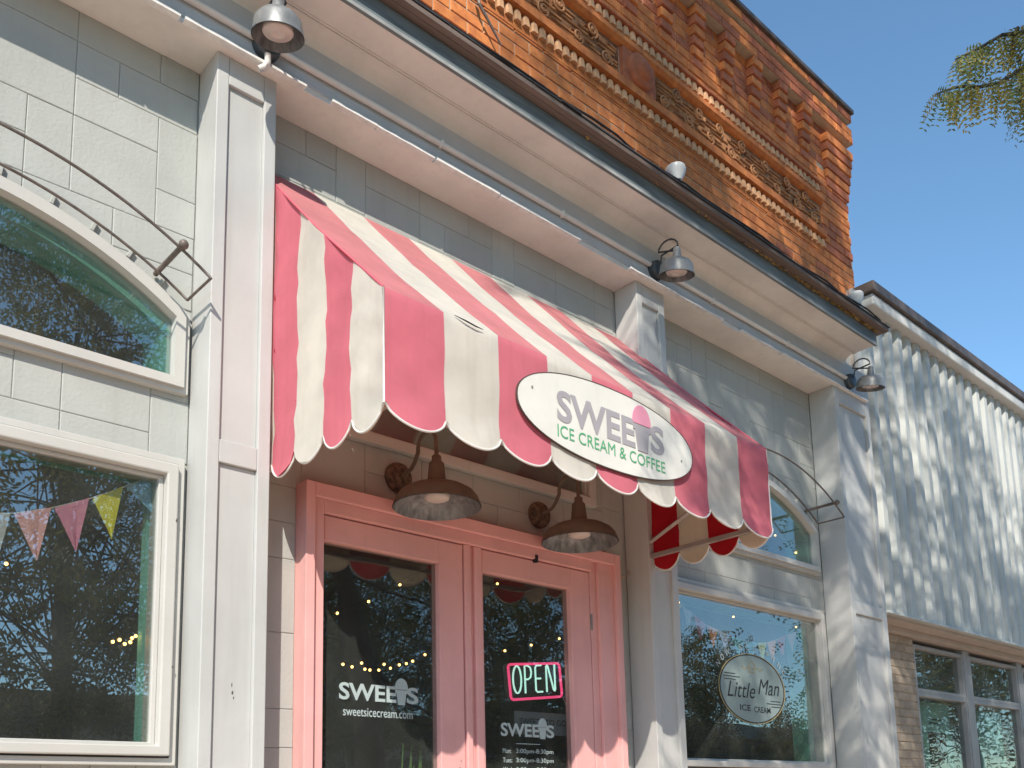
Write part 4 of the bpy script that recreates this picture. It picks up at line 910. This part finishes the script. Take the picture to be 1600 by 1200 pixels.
for p in targets + low:
    a = min(starts, key=lambda q: (Vector(q) - Vector(p)).length + 0.4 * abs(q[2] - p[2])); pts = limb(lb, a, p, 0.026, 0.006, 0.45, g)
    for q in (pts[-1],) * 3 + ((pts[-2],) * 4 if p[2] < 6 else ()):
        for _ in range(1):
            e2 = np.array(q) + g.normal(0, 0.5, 3) * [1, 1, 0.7]
            if e2[1] > -3.1: e2[1] = -3.1
            lb.tube([q, (Vector(q) + Vector(e2)) / 2 + Vector((0, 0, 0.06)), e2], [0.010, 0.007, 0.004], 4); cen.append(e2)
lb.build('limbs', M['bark'], tree, smooth=True)
cen = np.array(cen)
C, D = twigs(g, cen, 46)
SX = C[:, 0] - 0.93 * C[:, 1]; SZ = C[:, 2] + 1.14 * C[:, 1]
keep = (C[:, 1] < -3.0) & ~((SX < 3.25 + np.maximum(0, 4.3 - SZ) * 0.40 + g.normal(0, 0.12, len(C))) & (C[:, 2] > 5.5))
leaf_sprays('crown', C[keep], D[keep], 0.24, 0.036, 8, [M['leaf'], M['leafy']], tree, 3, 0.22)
# the branch tip that shows against the sky
tip = MB(); main = [(5.9, -5.0, 5.6), (5.6, -3.9, 5.7), (5.1, -3.0, 5.55), (4.75, -2.55, 5.25), (4.5, -2.32, 5.0)]
tip.tube(main, [0.04, 0.03, 0.02, 0.012, 0.006], 6)
BR = [[(4.67, -2.35, 5.086), (4.389, -2.32, 4.954), (4.137, -2.3, 4.801), (3.939, -2.28, 4.643), (3.768, -2.27, 4.511), (3.639, -2.27, 4.413)], [(4.649, -2.35, 5.022), (4.299, -2.3, 4.712), (4.088, -2.28, 4.55), (3.875, -2.27, 4.42), (3.686, -2.26, 4.324), (3.538, -2.25, 4.229), (3.449, -2.25, 4.164)], [(4.329, -2.42, 4.69), (3.976, -2.42, 4.398), (3.856, -2.42, 4.297)], [(4.15, -2.45, 4.415), (3.824, -2.45, 4.224), (3.716, -2.45, 4.151)], [(4.373, -2.3, 4.976), (4.292, -2.3, 4.877), (4.22, -2.3, 4.754)]]
cc = []; dd = []
for path in BR:
    tip.tube(path, [0.011 - 0.008 * i / (len(path) - 1) for i in range(len(path))], 6)
    for a, b in zip(path, path[1:]):
        A, B = Vector(a), Vector(b); nseg = max(2, int((B - A).length / 0.016))
        for i in range(nseg):
            P = A.lerp(B, (i + g.random()) / nseg)
            for _ in range(1):
                d = Vector((g.normal(0, .5), g.normal(0, .5), -0.9 + g.normal(0, .35))).normalized(); cc.append(np.array(P) + g.normal(0, 0.008, 3)); dd.append(np.array(d))
tip.build('branch', M['bark'], tree, smooth=True)
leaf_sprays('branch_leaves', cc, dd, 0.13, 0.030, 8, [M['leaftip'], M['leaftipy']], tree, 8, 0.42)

def far_tree(x, y, h, rx, rz, label, seed, m2=None):
    g = np.random.default_rng(seed); t = thing('street_tree', label, 'tree', (x, y, 0), 'trees across the street')
    tb = MB(); tb.tube([(x, y, -0.1), (x + 0.1, y, h * 0.25), (x - 0.1, y + 0.1, h * 0.5), (x, y, h * 0.8)], [0.26, 0.2, 0.15, 0.05], 9)
    cen = []
    for _ in range(int(9 * rx * rz ** 0.5)):
        while True:
            p = g.uniform(-1, 1, 3)
            if (p ** 2).sum() < 1: break
        q = np.array([x, y, h - rz]) + p * [rx, rx * 0.8, rz]; cen.append(q); limb(tb, (x, y, h * g.uniform(0.25, 0.6)), q, 0.03, 0.008, 0.25, g, 5)
    tb.build('trunk', M['bark'], t, smooth=True)
    C, D = clusters(g, cen, 44, 0.62, 0.2)
    leaf_sprays('crown', C, D, 0.62, 0.16, 4, [M['leafd'], m2 or M['leafy']], t, seed, 0.3)
for i, a in enumerate([(6.6, -18.0, 15.5, 4.6, 6.6), (14.2, -18.4, 11.5, 4.2, 4.6), (20.6, -18.2, 9.6, 3.3, 3.9), (26.2, -18.5, 7.2, 2.6, 2.9), (30.5, -18.3, 8.0, 2.0, 3.0), (38, -19, 5.6, 3.8, 2.3), (-3, -18, 12, 4.2, 5.0)]):
    far_tree(*a, ['tall full street tree across the road, reflected in the left window', 'street tree across the road, reflected in the left door', 'street tree across the road, reflected in the right door',
                  'street tree across the road, reflected low in the right window', 'autumn street tree reflected at the left of the right window', 'farthest street tree down the road to the right', 'street tree across the road, farthest left behind the viewer'][i], 20 + i)
t2 = thing('locust_tree', 'honey locust farther along the pavement, reflected in the grey windows', 'tree', (24, -5.6, 0))
tb = MB(); tb.tube([(24, -5.6, -0.1), (24.1, -5.6, 2.5), (23.9, -5.7, 5), (24, -5.6, 8)], [0.22, 0.17, 0.12, 0.04], 9); g = np.random.default_rng(77); cen = []
for _ in range(90):
    q = np.array([24, -5.8, 6.0]) + g.uniform(-1, 1, 3) * [4.2, 2.2, 3.6]; cen.append(q); limb(tb, (24, -5.6, g.uniform(2.2, 6)), q, 0.02, 0.006, 0.3, g, 5)
tb.build('trunk', M['bark'], t2, smooth=True)
C, D = clusters(g, cen, 52, 0.6); leaf_sprays('crown', C, D, 0.4, 0.10, 4, [M['leaf'], M['leafy']], t2, 78, 0.3)
def far_building(x0, x1, h, m, label):
    b = thing('far_building', label, 'building', (x0, -21, 0), 'buildings across the street')
    MB().box(x0, x1, -30, -21, -0.1, h).build('wall', M[m], b)
    MB().box(x0 - 0.1, x1 + 0.1, -21.4, -20.9, h - 0.5, h + 0.15).build('cornice', M['oppwall'], b)
    MB().box(x0 + 0.2, x1 - 0.2, -20.995, -20.2, 2.9, 3.2).build('canopy', M['sidetrim'], b)
    x = x0 + 0.6
    while x < x1 - 1.6:
        w = obj('window', None, b); frame_ring('frame', rect(x, x + 1.5, 0.7, 2.7), rect(x + .08, x + 1.42, .78, 2.62), -21.06, -20.98, M['gframe'], w)
        MB().box(x + .08, x + 1.42, -21.01, -20.998, .78, 2.62).build('pane', M['black'], w); x += 2.0
far_building(-14, 4, 5.2, 'oppbrick', 'low brick building across the street, seen only in reflections, left'); far_building(4.4, 20, 4.4, 'oppwall', 'low pale building across the street, seen only in reflections')
far_building(20.6, 44, 4.8, 'oppbrick', 'long low brick building across the street, seen only in reflections, right')
